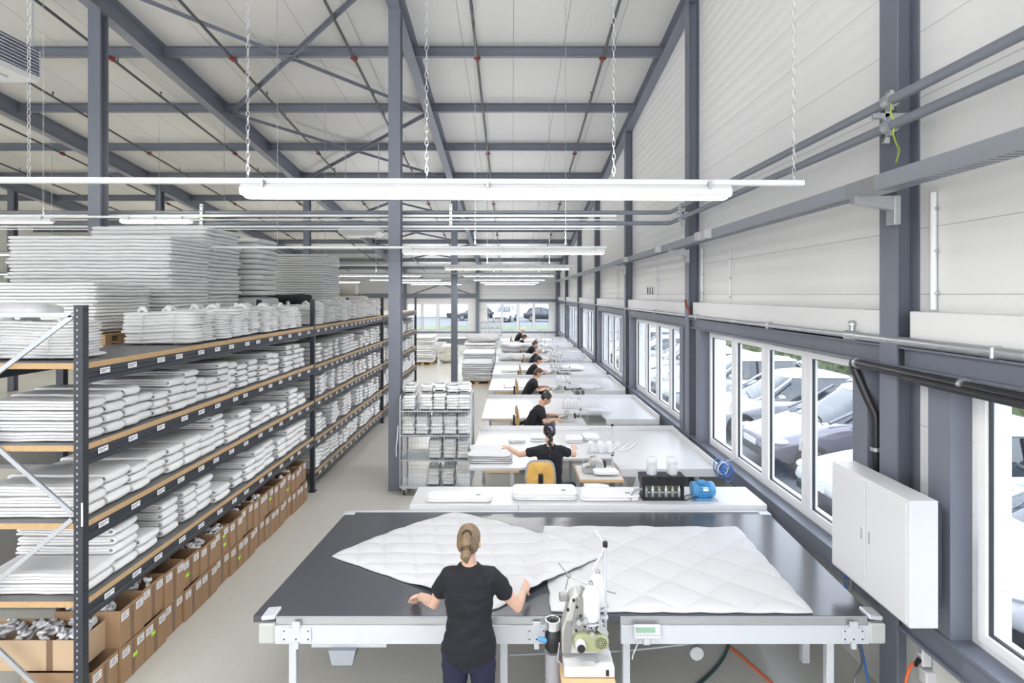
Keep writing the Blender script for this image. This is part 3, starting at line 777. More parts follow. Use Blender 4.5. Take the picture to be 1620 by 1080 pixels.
# ================================================================== shelving
RX0, RX1 = -4.24, -3.28                   # rear and front plane of the racks
LEV1 = [2.745, 2.115, 1.52, .92]
LEV2 = [2.745, 2.09, 1.52, .87, .33]
RY = [4.28, 9.25, 14.2, 19.1]
LN = ['top', 'second', 'third', 'fourth', 'bottom']
def rack_post(mb, y, h=3.19):
    """perforated C upright; front face pattern of slots"""
    return mb
def make_rack(label, y0, y1, levels, first):
    r = thing('shelving_rack', label, 'shelf', ((RX0+RX1)/2, (y0+y1)/2, 0), group='anthracite shelving racks')
    ox, oy = (RX0+RX1)/2, (y0+y1)/2
    ys = [y0, y1] if first else [y1]
    for y in ys:
        for x, fr in ((RX1-.035, 1), (RX0+.035, 0)):
            mb = MB(); X, Y = x-ox, y-oy
            mb.prism([(X-.035,Y-.03),(X+.035,Y-.03),(X+.035,Y+.03),(X+.012,Y+.03),(X+.012,Y+.02),(X+.027,Y+.02),(X+.027,Y-.022),(X-.027,Y-.022),(X-.027,Y+.02),(X-.012,Y+.02),(X-.012,Y+.03),(X-.035,Y+.03)], .015, 3.19, axis='z')
            po = mb.build('post', M['rack'], r)
            if fr and y < 10:
                sl = MB()
                for k in range(62 if y < 5 else 0):
                    z = .10 + k*.05
                    sl.cbox((X-.008, Y-.0302, z), (.005,.0015,.016), mi=0)
                    sl.cbox((X+.0352, Y-.012, z), (.0015,.006,.022), mi=1); sl.cbox((X+.0352, Y+.012, z), (.0015,.006,.022), mi=1)
                if sl.v: sl.build('slot_pattern', [M['card'], M['black']], po)
            MB().cbox((X, Y, .0075), (.11,.11,.015)).build('foot_plate', M['rack'], r)
    for li, z in enumerate(levels):
        b = MB(); nx = 8
        b.box(RX0-ox+.01, RX1-ox-.004, y0-oy+(-.02 if first else .035), y1-oy-.035, z-.045, z)
        me = b.mesh('shelf_board', [M['shelf_board'], M['shelf_edge']])
        for p in me.polygons:
            if abs(p.normal.z) < .5: p.material_index = 1
        bo = bpy.data.objects.new('shelf_board', me); col.objects.link(bo); bo.parent = r
        for x, nm in ((RX1-.02, 'front'), (RX0+.02, 'rear')):
            mb = MB(); X = x-ox; s_ = 1 if nm == 'front' else -1
            p = [(X+s_*.02, z-.16),(X+s_*.02,z-.125),(X+s_*.012,z-.118),(X+s_*.012,z-.087),(X+s_*.02,z-.08),(X+s_*.02,z-.045),(X-s_*.02,z-.045),(X-s_*.02,z-.16)]
            mb.prism(p, y0-oy+.032, y1-oy-.032); bm_ = mb.build('beam', M['rack'], r)
            if nm == 'front' and y0 < 14:
                nl = 14 if y0 < 9 else 15
                for k in range(nl):
                    yy = y0-oy + .17 + (y1-y0-.36)*(k+.5*random.random()*.6)/(nl-.5)
                    c = MB(); c.box(X+.0202, X+.0215, yy-.055, yy+.055, z-.104, z-.06)
                    for q in range(2): c.box(X+.0216, X+.022, yy-.045, yy+.045-.03*q, z-.078-.014*q, z-.072-.014*q, 1)
                    c.build('label_card', [M['card'], M['card_ink']], bm_)
    if first:
        Y = y0-oy-.036
        for (xa, za, xb, zb) in ((-3.36,3.105,-4.2,2.47), (-4.2,2.34,-3.36,1.60), (-3.36,1.555,-4.2,.86), (-4.2,.82,-3.36,.02), (-3.36,3.115,-4.2,3.115)):
            mb = MB(); p, q = Vector((xa-ox, Y, za)), Vector((xb-ox, Y, zb)); d = (q-p); L = d.length; d.normalize()
            m = Matrix((d, Vector((0,1,0)), d.cross(Vector((0,1,0))))).transposed()
            c = (p+q)/2
            mb.cbox(c, (L, .004, .034), m); mb.cbox(c + m @ Vector((0,.008,.015)), (L,.016,.004), m); mb.cbox(c + m @ Vector((0,.008,-.015)), (L,.016,.004), m)
            mb.build('brace', M['rack_brace'], r)
        MB().box(RX1-ox-.012, RX1-ox+.0005+.002, y0-oy-.0315, y0-oy-.0305, 1.50, 1.68).build('notice_plate', M['card'], r)
    return r
make_rack('anthracite shelving rack nearest the camera with boxes on the floor', RY[0], RY[1], LEV1, True)
make_rack('middle anthracite shelving rack reaching down to a shelf near the floor', RY[1], RY[2], LEV2, False)
make_rack('far shelving rack seen past the tall grey column', RY[2], RY[3], LEV2, False)

# second row of racks behind: carries the quilt pallets
def rear_rack(label, y0, y1, x0, x1):
    r = thing('rear_rack', label, 'shelf', ((x0+x1)/2, (y0+y1)/2, 0))
    hx, hy = (x1-x0)/2, (y1-y0)/2
    for sx in (-1,1):
        for sy in (-1,1):
            MB().cbox((sx*(hx-.04), sy*(hy-.04), 1.29), (.07,.06,2.58)).build('post', M['rack'], r)
    for z in (2.70, 1.6, .6):
        MB().cbox((0,0,z-.0), (2*hx-.02, 2*hy-.02, .04)).build('shelf_board', M['shelf_board'], r)
        for sx in (-1,1): MB().cbox((sx*(hx-.02), 0, z-.08), (.04, 2*hy-.15, .12)).build('beam', M['rack'], r)
    return r
rear_rack('rear shelving rack carrying the tall quilt piles', 5.4, 9.6, -6.75, -4.36)
rear_rack('rear shelving rack carrying the farther quilt piles', 9.7, 14.9, -6.75, -4.36)

# ------------------------------------------------------------------ textiles
def pad_mesh(L, w, t, seed, m, layers=3):
    """a cotton pad folded in three: one thick ribbon led forward, over and back; fold at x=0"""
    rnd = random.Random(seed); tau = t/6
    path = []
    for k in range(7): path.append((-L + (L-t*.45)*k/6, tau))
    R = t/2 - tau
    for k in range(1, 8):
        a = -pi/2 + pi*k/8; path.append((-t*.45 + (R+tau*.3)*cos(a), t/2 + R*sin(a)))
    for k in range(7): path.append((-t*.45 - (L-t*.5-.03)*k/6, t-tau))
    bx = -L+.03
    for k in range(1, 4):
        a = pi/2 + pi*k/4; path.append((bx + R/2*1.0*cos(a), t*.5 + R/2 + R/2*sin(a) - 0))
    for k in range(7): path.append((bx + (L-.03-t*.62)*k/6, t/2))
    n = len(path); h = tau*.80
    left, right = [], []
    for i, (x, z) in enumerate(path):
        x0, z0 = path[max(i-1,0)]; x1, z1 = path[min(i+1,n-1)]
        dx, dz = x1-x0, z1-z0; l = max(1e-6, sqrt(dx*dx+dz*dz)); nx, nz = -dz/l, dx/l
        left.append((x+nx*h, z+nz*h)); right.append((x-nx*h, z-nz*h))
    prof = left + right[::-1]; N = len(prof)
    ny = 5; mb = MB(); rings = []
    ph = rnd.random()*9
    for j in range(ny+1):
        y = -w/2 + w*j/ny
        e = 1 - .10*(abs(2*j/ny-1)**4)
        ring = []
        for (x, z) in prof:
            dn = noise.noise((x*5+ph, y*6, z*9)) * .006 + noise.noise((x*14, y*10+ph, z*20)) * .003
            sag = -.10*t*(1-min(1, (x+L)/L*1.0))*0
            ring.append((x + noise.noise((y*7+ph, z*30, 3))*.010 - .012*(abs(2*j/ny-1)**4), y + noise.noise((x*6, z*25, ph))*.006, z*e + dn + sag + (t*(1-e))*.3))
        rings.append(ring)
    vs_ = [p for r_ in rings for p in r_]; fs = []
    for j in range(ny):
        for i in range(N):
            fs.append((j*N+i, j*N+(i+1)%N, (j+1)*N+(i+1)%N, (j+1)*N+i))
    mb.add(vs_, fs, 0, True)
    caps = []
    for j, fl_ in ((0, False), (ny, True)):
        for i in range(n-1):
            q = (j*N+i, j*N+i+1, j*N+N-2-i, j*N+N-1-i)
            caps.append(q if fl_ else q[::-1])
    b0 = len(mb.f)
    for q in caps: mb.f.append(q); mb.mi.append(0); mb.sm.append(False)
    return mb.mesh('folded_pad', m)
def layered_block(mb, lx, ly, h, layers, seed, puff=.012, n=48, wob=.02, z0=0.0, scal=0.0, mi=0, zseed=None):
    """a soft pile: rounded-rectangle rings pinched between the layers"""
    rnd = random.Random(seed); rings = []
    def rr(hx, hy):
        """points round a rounded rectangle, even along the edge"""
        rad = min(.055, hx*.45, hy*.45); a, b = hx-rad, hy-rad
        segs = [2*b, pi/2*rad, 2*a, pi/2*rad]*2; P = sum(segs); out = []
        for k in range(n):
            d = P*(k+.5)/n; i = 0
            while d > segs[i]: d -= segs[i]; i += 1
            f = d/segs[i]; q = i//2
            cx, cy = [(1,1),(-1,1),(-1,-1),(1,-1)][q]
            if i % 2 == 0:
                out.append([(hx, -b+2*b*f), (a-2*a*f, hy), (-hx, b-2*b*f), (-a+2*a*f, -hy)][q])
            else:
                th = pi/2*(q+f); out.append((cx*a+rad*cos(th), cy*b+rad*sin(th)))
        return out
    def ring(z, grow, off, ph):
        r_ = []
        hx, hy = max(.004, lx/2+grow), max(.004, ly/2+grow)
        for (x, y) in rr(hx, hy):
            l = sqrt(x*x+y*y)+1e-6
            d = noise.noise((x*4+ph, y*4, z*3)) * wob
            if zseed is None: zz = z + (noise.noise((x*2.2+seed, y*2.2, 0))+.6)*wob*.5*min(1, (z-z0)/.03)
            else: zz = z + (noise.noise((x*2.6+zseed, y*2.6, 0))+.7)*wob*.15
            r_.append((x + off[0] + d*x/l, y + off[1] + d*y/l, zz))
        return r_
    t = h/layers
    for l in range(layers):
        off = ((rnd.random()-.5)*wob, (rnd.random()-.5)*wob); ph = rnd.random()*50
        zz = z0 + l*t
        g = (rnd.random()-.5)*wob*.5
        if l == 0 and zseed is not None: rings.append(ring(zz, -min(lx,ly)*.46, (0,0), 0)); rings.append(ring(zz, -min(lx,ly)*.2, (0,0), 0))
        if l == 0: rings.append(ring(zz, -puff*3+g, off, ph))
        rings.append(ring(zz+t*.08, -puff+g, off, ph)); rings.append(ring(zz+t*.3, g, off, ph)); rings.append(ring(zz+t*.7, g, off, ph)); rings.append(ring(zz+t*.93, -puff+g, off, ph))
    top = z0 + h
    rings.append(ring(top+t*.03, -min(lx,ly)*.2, (0,0), 0)); rings.append(ring(top+t*.04, -min(lx,ly)*.46, (0,0), 0))
    return mb.loft(rings, mi)

PADS_W = [pad_mesh(.80, .25, .078, k, M['cloth']) for k in range(5)]
PADS_T = [pad_mesh(.80, .22, .062, 20+k, M['cloth']) for k in range(4)]
PADS_G = [pad_mesh(.80, .25, .078, 60+k, M['cloth_mid']) for k in range(4)]
PADS_F = [pad_mesh(.78, .24, .058, 40+k, M['cloth']) for k in range(4)]
PZ = {m_.name: (min(v.co.z for v in m_.vertices), max(v.co.z for v in m_.vertices)) for m_ in PADS_W+PADS_T+PADS_G+PADS_F}
NPAD = 0; PADCAP = 300
rest_pads = MB()
BAYN = ['near rack', 'middle rack', 'far rack']
def add_pad(me, x, y, z, rz, sx, sy, sz, label, group):
    global NPAD
    NPAD += 1
    if NPAD > PADCAP:
        mt = Matrix.Translation((x, y, z)) @ Matrix.Rotation(rz, 4, 'Z') @ Matrix.Diagonal((sx, sy, sz, 1))
        rest_pads.add([mt @ v.co for v in me.vertices], [tuple(p.vertices) for p in me.polygons], 0, True)
        return
    o = bpy.data.objects.new('folded_pad', me); col.objects.link(o)
    o.location = (x, y, z); o.rotation_euler = (0, 0, rz); o.scale = (sx, sy, sz)
    tag(o, label, 'folded textile', group)
def fill_shelf(bay, li, y0, y1, zl, hmax, seed, lib, wr=(.20,.30), nr=(3,5), gap=.022):
    rnd = random.Random(seed); y = y0; st = 0
    while True:
        w = rnd.uniform(*wr)
        if y + w > y1: break
        if rnd.random() < .06: y += rnd.uniform(.05,.18)
        me = lib[0]; t = max(PZ[m_.name][1]-PZ[m_.name][0] for m_ in lib) + .0015; me = rnd.choice(lib)
        sz = rnd.uniform(.9, 1.12); n_ = rnd.randint(*nr); sx = rnd.uniform(.95, 1.06); xf = RX1 - .03 - rnd.uniform(0,.05) - (.09 if rnd.random() < .12 else 0)
        n_ = min(n_, int(hmax/(t*sz)))
        z = zl + .003
        for k in range(n_):
            mm = me if k % 2 else rnd.choice(lib)
            add_pad(mm, xf + rnd.uniform(-.014,.014), y+w/2+rnd.uniform(-.004,.004), z - PZ[mm.name][0]*sz, rnd.uniform(-.010,.010), sx, w/(.25 if lib in (PADS_W, PADS_G) else .225), sz,
                    f'folded pad {ORD[k]} up in the {ORD[st]} pile along the {LN[li]} shelf, {BAYN[bay]}', f'folded pads on the {LN[li]} shelf of the {BAYN[bay]}')
            z += t*sz*1.0
        y += w + gap; st += 1
for li in (1, 2, 3):
    fill_shelf(0, li, 4.36, 9.15, LEV1[li], .40, 100+li, PADS_W if li > 1 else PADS_G, (.20,.31) if li > 1 else (.17,.23), (2,5) if li != 1 else (3,5))
for li in (1, 2, 3, 4):
    fill_shelf(1, li, 9.36, 14.1, LEV2[li], .40, 200+li, PADS_T, (.17,.26), (3,6))
for li in (1, 2, 3, 4):
    fill_shelf(2, li, 14.3, 19.0, LEV2[li], .42, 300+li, PADS_F, (.24,.34), (4,6))
if rest_pads.v:
    tag(rest_pads.build('folded_pad', M['cloth']), 'farther white folded pads filling the shelves of the middle and far racks', 'folded textile', 'folded pads on the farther shelves', 'stuff')

# big flat folded sheets seen from the end of the near rack
SH = ['grey-edged', 'white', 'white']
for li, (zl, hh) in enumerate(((2.115, .32), (1.52, .40), (.92, .38))):
    k = 0
    # they lie behind the first pads, deeper in the shelf
# tied bundles along the front of the top shelf
def bundle(loc, rz, lx, ly, h, layers, seed, label, group=None, strings=2):
    r = thing('textile_bundle', label, 'textile bundle', loc, rz, group)
    c = layered_block(MB(), lx, ly, h, layers, seed, .014, 40, .03); co = c.build('cloth', M['cloth'], r)
    for k in range(strings):
        x = lx*(-.22 + .44*k) + .02*((seed*7) % 3 - 1)
        pts = []
        for q in range(20):
            a = 2*pi*q/20; cc, ss = cos(a), sin(a); e = 6; f = (abs(cc)**e+abs(ss)**e)**(-1/e)
            pts.append((x + .012*sin(a*2+seed), cc*f*(ly/2+.004), h/2 + ss*f*(h/2+.006)))
        MB().tube(pts, .005, 5, closed=True).build('string', M['string'], r)
    rnd = random.Random(seed)
    for k in range(3):      # knotted tails lying on top
        mb = MB()
        p0 = Vector((rnd.uniform(-lx*.4, lx*.3), rnd.uniform(-ly*.3, ly*.3), h-.005)); pts = []
        a = rnd.uniform(0, 6.28)
        for q in range(6):
            pts.append(p0 + Vector((cos(a)*.035*q, sin(a)*.02*q, .04*sin(q*.62)*(1+rnd.random()*.5))))
        mb.tube(pts, [.012,.020,.026,.026,.020,.010], 7)
        mb.build('loose_end', M['cloth'], co)
    return r
y = 5.76; k = 0
rnd = random.Random(5)
while y < 13.9:
    w = rnd.uniform(.24,.31)
    if not (9.1 < y + w and y < 9.4):
        nm = 'near' if y < 9.2 else 'middle'
        bundle((RX1-.02-.36-rnd.uniform(0,.05), y+w/2, 2.756), rnd.uniform(-.04,.04), rnd.uniform(.66,.74), w*.90, rnd.uniform(.27,.35) if y < 9.2 else rnd.uniform(.24,.42), rnd.randint(9,12), 500+k,
               f'tied white textile bundle, {ORD[k]} along the front of the top shelf', 'tied bundles on the top shelf')
        k += 1
    y += w + .012
bundle((-3.94, 4.59, 2.756), .02, .94, .32, .29, 12, 611, 'large tied white bundle at the near end of the top shelf', strings=2)
o = tag(layered_block(MB(), .62, .26, .10, 1, 5, .03, 40, .01).build('rolled_sheet', M['cloth_grey'], loc=(-4.08, 4.58, 3.085)), 'grey folded sheet lying on the large bundle', 'folded textile')
# flat sheets piled deep in the shelves, seen from the rack's open end
def sheet_pile(x, y, z, lx, ly, layers, t, seed, what):
    rnd = random.Random(seed)
    for k in range(layers):
        mb = layered_block(MB(), lx*rnd.uniform(.94,1.02), ly*rnd.uniform(.96,1.02), t, 1, seed+k*3, .010, 44, .018)
        o = mb.build('folded_sheet', M['cloth'] if rnd.random() < .7 else M['cloth_grey'], loc=(x+rnd.uniform(-.02,.02), y, z+k*t*1.02)); o.rotation_euler = (0,0,rnd.uniform(-.02,.02))
        tag(o, f'flat folded sheet, {ORD[k]} up in the pile {what}', 'folded textile', 'flat sheets at the open end of the near rack')
# ------------------------------------------------------------------ quilt piles on pallets behind
def pallet(loc, lx, ly, label, rz=0.0):
    r = thing('wooden_pallet', label, 'pallet', loc, rz)
    for k in range(3):
        y = (k-1)*(ly/2-.05)
        MB().cbox((0, y, .011), (lx,.10,.022)).build('runner_board', M['wood'], r)
        for j in range(3): MB().cbox(((j-1)*(lx/2-.07), y, .06), (.14,.10,.076)).build('block', M['wood'], r)
    nn = max(5, int(lx/.16))
    mb = MB()
    for k in range(nn): mb.cbox((-lx/2+.055+(lx-.11)*k/(nn-1), 0, .109), (.10, ly, .022))
    mb.build('deck_plank', M['wood'], r)
    return r
def quilt_pile(name, x0, x1, y0, y1, z0, z1, n_, seed, what, m, group, puff=.02, wob=.03, lean=.0):
    rnd = random.Random(seed); t = (z1-z0)/n_
    meshes = [layered_block(MB(), x1-x0, y1-y0, t*.955, 1, seed+q*17, min(puff, t*.5), 72, wob, zseed=seed).mesh(name, m) for q in range(4)]
    for k in range(n_):
        o = bpy.data.objects.new(name, meshes[k % 4]); col.objects.link(o)
        o.location = ((x0+x1)/2 + rnd.uniform(-.02,.02) + lean*k/n_, (y0+y1)/2 + rnd.uniform(-.015,.015), z0 + k*t)
        o.rotation_euler = (0, 0, rnd.uniform(-.012,.012))
        tag(o, f'{ORD[k]} white layer up in the {what}', 'quilt', group)
ZR = 2.722
pallet((-5.4, 6.38, ZR), 2.1, .86, 'wooden pallet under the low pile of thin white blankets on the rear rack')
quilt_pile('folded_blanket', -6.6, -4.45, 5.96, 6.9, ZR+.122, 3.40, 15, 31, 'low blanket pile on the pallet', M['pile'], 'low blanket pile', .010, .03)
quilt_pile('folded_quilt', -6.62, -4.46, 7.28, 8.22, ZR+.002, 4.04, 28, 41, 'widest quilt pile behind the near rack', M['pile'], 'widest quilt pile', .011, .035)
quilt_pile('folded_quilt', -6.35, -4.60, 8.36, 9.44, ZR+.002, 4.30, 26, 51, 'tallest quilt pile beside the grey column', M['pile'], 'tallest quilt pile', .012, .04)
quilt_pile('folded_quilt', -5.9, -4.48, 9.86, 10.62, 3.25, 4.28, 11, 61, 'narrow pile of thick quilts', M['pile'], 'thick quilt pile', .016, .04)
o = tag(layered_block(MB(), 1.5, .84, .49, 1, 71, .03, 48, .04).build('wrapped_pile', M['cloth_grey'], loc=(-5.2, 10.24, ZR+.002)), 'pale wrapped block under the narrow quilt pile', 'textile bundle')
quilt_pile('folded_quilt', -5.72, -4.48, 13.3, 14.5, ZR+.002, 4.24, 27, 81, 'square quilt pile ending the rear rack', M['pile'], 'square quilt pile', .010, .03)
tag(layered_block(MB(), 1.2, .7, .52, 3, 91, .03, 48, .06).build('dark_blanket', M['cloth_dark'], loc=(-5.0, 11.9, ZR+.002)), 'charcoal blanket bundle between the white quilt piles', 'blanket')
r = pipe_run('fabric_roll', 'cream rolled batting standing highest behind the far bundles', [(-6.6,15.6,3.44),(-4.35,15.6,3.44)], .17, M['cloth_cream'], 'fabric roll', n=20)[0]
tag(layered_block(MB(), 1.9, .6, .37, 2, 93, .03, 40, .05).build('cream_bale', M['cloth_cream'], loc=(-5.0, 15.6, 2.85)), 'cream textile bale below the cream roll', 'textile bundle')
rear_rack('low rear rack under the cream bale', 15.2, 19.0, -6.75, -4.36).scale = (1,1,1.045)

# ------------------------------------------------------------------ cartons under the near rack
def carton(y0, w, z, h, x1, dx, label, m='cardboard', stickers=(), flap=False, fill=None, seed=0):
    r = thing('cardboard_box', label, 'box', (x1-dx/2, y0+w/2, z), group='cardboard boxes under the near rack')
    hx, hy, t = dx/2, w/2-.003, .006
    mb = MB()
    # open carton: outer and inner walls in one shell
    o = [(-hx,-hy),(hx,-hy),(hx,hy),(-hx,hy)]; i_ = [(-hx+t,-hy+t),(hx-t,-hy+t),(hx-t,hy-t),(-hx+t,hy-t)]
    V = [(a,b,0) for a,b in o] + [(a,b,h) for a,b in o] + [(a,b,h) for a,b in i_] + [(a,b,t) for a,b in i_]
    F = [(3,2,1,0)] + [(k,(k+1)%4,4+(k+1)%4,4+k) for k in range(4)] + [(4+k,4+(k+1)%4,8+(k+1)%4,8+k) for k in range(4)]
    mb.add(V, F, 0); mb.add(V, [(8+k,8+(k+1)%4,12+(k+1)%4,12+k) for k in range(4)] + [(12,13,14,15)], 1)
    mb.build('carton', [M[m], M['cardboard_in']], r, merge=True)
    e = .0012
    MB().box(hx, hx+e, -.022, .022, .0, h-.02).build('tape', M['tape'], r)
    for s_ in ((-1, 1) if w > .2 else (1,)):
        c = MB(); yc = s_*hy*.62
        c.box(hx+e, hx+2*e, yc-.045, yc+.045, h-.095, h-.03)
        for q in range(3): c.box(hx+2*e, hx+2.4*e, yc-.035, yc+.035-.02*(q % 2), h-.048-.016*q, h-.042-.016*q, 1)
        c.build('label_card', [M['card'], M['card_ink']], r)
    for (yy, zz) in stickers:
        MB().box(hx+e, hx+2.2*e, yy-.028, yy+.028, zz-.016, zz+.016).build('sticker', M['neon'], r)
    if flap:
        MB().cbox((-hx*.2, hy-.004, h+.035), (dx*.7, .006, .07), Matrix.Rotation(-.15, 3, 'X')).build('flap', M['cardboard_in'], r)
    return r
def rags(x, y, z, lx, ly, seed, label, m='cloth_grey', n_=26):
    """tangle of rolled fabric strips"""
    rnd = random.Random(seed); mb = MB()
    for k in range(n_):
        cx, cy, cz = rnd.uniform(-lx/2, lx/2), rnd.uniform(-ly/2, ly/2), rnd.uniform(0,.06)
        R = rnd.uniform(.025,.06); a0 = rnd.uniform(0,6.28); tilt = rnd.uniform(-.9,.9); pts = []; rr = []
        mt = Matrix.Rotation(rnd.uniform(0,6.28), 3, 'Z') @ Matrix.Rotation(tilt, 3, 'X')
        for q in range(14):
            a = a0 + q*.62; rad = R*(1 - q/22)
            p = mt @ Vector((cos(a)*rad, sin(a)*rad*.7, q*.004))
            p.x = max(-lx/2-cx+.02, min(lx/2-cx-.02, p.x)); p.y = max(-ly/2-cy+.02, min(ly/2-cy-.02, p.y))
            pts.append((cx+p.x, cy+p.y, cz+max(-cz, p.z))); rr.append(.016*(1-.4*abs(q/13-.5)))
        mb.tube(pts, rr, 6)
    return tag(mb.build('fabric_strip_heap', M[m], loc=(x, y, z)), label, 'fabric strips', kind='stuff')
bw = .302; nb = 15
rnd = random.Random(12)
NEONL = {1: [(.02,.16)], 2: [(-.04,.19)], 7: [(.05,.12)]}
NEONU = {4: [(-.07,.12)], 6: [(.04,.2), (.06,.1)], 10: [(.05,.18)], 12: [(.03,.1)]}
for k in range(nb):
    y0 = 4.345 + k*bw
    carton(y0, bw, .002, .31, -3.285 + (.02 if k % 3 else 0), .55, f'brown cardboard box on the floor under the rack, {ORD[k]} from its near end', stickers=NEONL.get(k, ()))
    if k == 0: continue
    hh = .31 + rnd.uniform(-.03,.03)
    carton(y0, bw, .3145, hh, -3.29 + (.015 if k % 2 else 0), .55, f'brown open cardboard box in the upper row under the rack, {ORD[k-1]} from its near end', stickers=NEONU.get(k, ()), flap=(k in (3,5,6,9)))
    if k in (1,2,5,6,8,9,12,13):
        rags(-3.56, y0+bw/2, .3145+hh-.07, .50, bw-.03, 40+k, f'pale fabric strips heaped in the upper cardboard box, {ORD[k-1]} from the near end', 'cloth_grey' if k in (1,6,8) else 'cloth', 14)
r = thing('cardboard_box', 'large tan cardboard box full of grey strips at the open rack end', 'box', (-3.86, 4.52, .3145))
mb = MB(); hx, hy, h, t = .46, .148, .24, .006
o_ = [(-hx,-hy),(hx,-hy),(hx,hy),(-hx,hy)]; i_ = [(-hx+t,-hy+t),(hx-t,-hy+t),(hx-t,hy-t),(-hx+t,hy-t)]
V = [(a,b,0) for a,b in o_] + [(a,b,h) for a,b in o_] + [(a,b,h) for a,b in i_] + [(a,b,t) for a,b in i_]
mb.add(V, [(3,2,1,0)] + [(q,(q+1)%4,4+(q+1)%4,4+q) for q in range(4)] + [(4+q,4+(q+1)%4,8+(q+1)%4,8+q) for q in range(4)] + [(8+q,8+(q+1)%4,12+(q+1)%4,12+q) for q in range(4)] + [(12,13,14,15)])
mb.build('carton', M['cardboard_tan'], r, merge=True)
MB().box(.20,.25,-hy-.0012,-hy,0,h).build('tape', M['tape'], r); MB().box(-.42,-.36,-hy-.0012,-hy,0,h-.1).build('tape', M['tape'], r)
rags(-3.86, 4.52, .50, .86, .26, 77, 'grey fabric strips heaped in the large tan box', 'cloth_grey', 46)
# ================================================================== front table with the dark belt top
TZ = .90
FX0, FX1, FY0, FY1 = -1.86, 2.78, 4.11, 6.06
r = thing('belt_table', 'wide table with dark grey belt top on a pale aluminium frame', 'table', (.46, 5.08, 0))
ox, oy = .46, 5.08
sh = -.05                                    # the bed is set slightly askew
poly = [(FX0+sh-ox, FY0-oy), (FX1+sh-ox-.06, FY0-oy), (FX1-ox, FY1-oy), (FX0+.06-ox, FY1-oy)]
mb = MB().prism(poly, TZ-.05, TZ, axis='z'); mb.build('belt_top', M['belt'], r)
def rail(x0, x1, nm='front_rail'):
    m = MB(); yy = FY0-oy
    m.prism([(yy-.005, TZ-.005), (yy-.005, TZ-.06), (yy-.030, TZ-.06), (yy-.030, TZ-.19), (yy+.02, TZ-.19), (yy+.02, TZ-.051), (yy+.03, TZ-.051), (yy+.03,TZ-.005)], x0-ox, x1-ox, axis='x')
    ro = m.build(nm, M['alu'], r)
    m = MB().box(x0-ox+.002, x1-ox-.002, yy-.012, yy-.006, TZ-.058, TZ-.008); m.build('trim_bar', M['alu_dark'], ro)
    return ro
ra = rail(-1.74, .33); rb = rail(.80, 2.62)
def plate(x, ro, w=.13):
    m = MB().cbox((x-ox, FY0-oy-.036, TZ-.12), (w, .010, .10), bev=.002); m.cbox((x-ox, FY0-oy-.038, TZ-.06), (.055,.014,.07)); m.cbox((x-ox, FY0-oy-.036, TZ-.195), (.035,.02,.05))
    po = m.build('mounting_plate', M['alu'], ro)
    m = MB()
    for a in (-.4, 0, .4):
        for z in (-.03, .03): m.cyl((x-ox+a*w, FY0-oy-.0405, TZ-.12+z), (x-ox+a*w, FY0-oy-.0425, TZ-.12+z), .006, n=8)
    m.build('screw_pattern', M['black'], po)
plate(-.02+.20, ra); plate(-1.58, ra, .22); plate(2.5, rb, .16)
MB().cbox((-.225-ox, FY0-oy-.0315, TZ-.125), (.075,.002,.075)).build('notice_label', M['card'], ra)
for (x, sg) in ((-1.80, -1), (2.68, 1)):
    m = MB(); m.cbox((x-ox, FY0-oy-.01, TZ-.115), (.12,.06,.15), bev=.012); m.cbox((x-ox+sg*.02, FY0-oy+.06, TZ-.10), (.09,.12,.11), bev=.012); eo = m.build('end_cap', M['endcap'], r)
    m = MB().cbox((x-ox-sg*.01, FY0-oy+.03, TZ-.0), (.10,.13,.03), Matrix.Rotation(.1*sg,3,'Y'), bev=.006); m.build('belt_guide', M['alu'], eo)
for x in (FX0+.10, FX1-.04):
    MB().cbox((x-ox, FY1-oy-.02, TZ-.01), (.12,.09,.03), bev=.006).build('belt_guide', M['alu'], r)
m = MB().box(FX0+.12-ox, FX1-.1-ox, FY1-oy+.002, FY1-oy+.045, TZ-.19, TZ+.004); m.build('rear_rail', M['alu'], r)
for x, yl in ((-1.62, FY0+.02), (-.02-.04, FY0+.02), (.845, FY0+.02), (2.35, FY0+.02), (-1.5, FY1-.08), (.6, FY1-.08), (2.5, FY1-.08)):
    MB().cbox((x-ox, yl-oy, (TZ-.19)/2), (.055,.055,TZ-.19), bev=.004).build('leg', M['alu'], r)
for x in (-1.62, 2.35):
    p, q = Vector((x-ox, FY0+.06-oy, .70)), Vector((x-ox+.1, FY1-.1-oy, .12)); d = (q-p); L = d.length; d.normalize()
    mt = Matrix((Vector((1,0,0)), d, Vector((1,0,0)).cross(d))).transposed()
    MB().cbox((p+q)/2, (.05, L, .05), mt).build('diagonal_strut', M['alu'], r)
MB().cbox((2.45-ox, FY0+.55-oy, .45), (.06,.05,.5)).build('drive_post', M['alu'], r)
MB().cbox((2.2-ox, FY0+.25-oy, .62), (.5,.04,.08)).build('cross_rail', M['alu'], r)
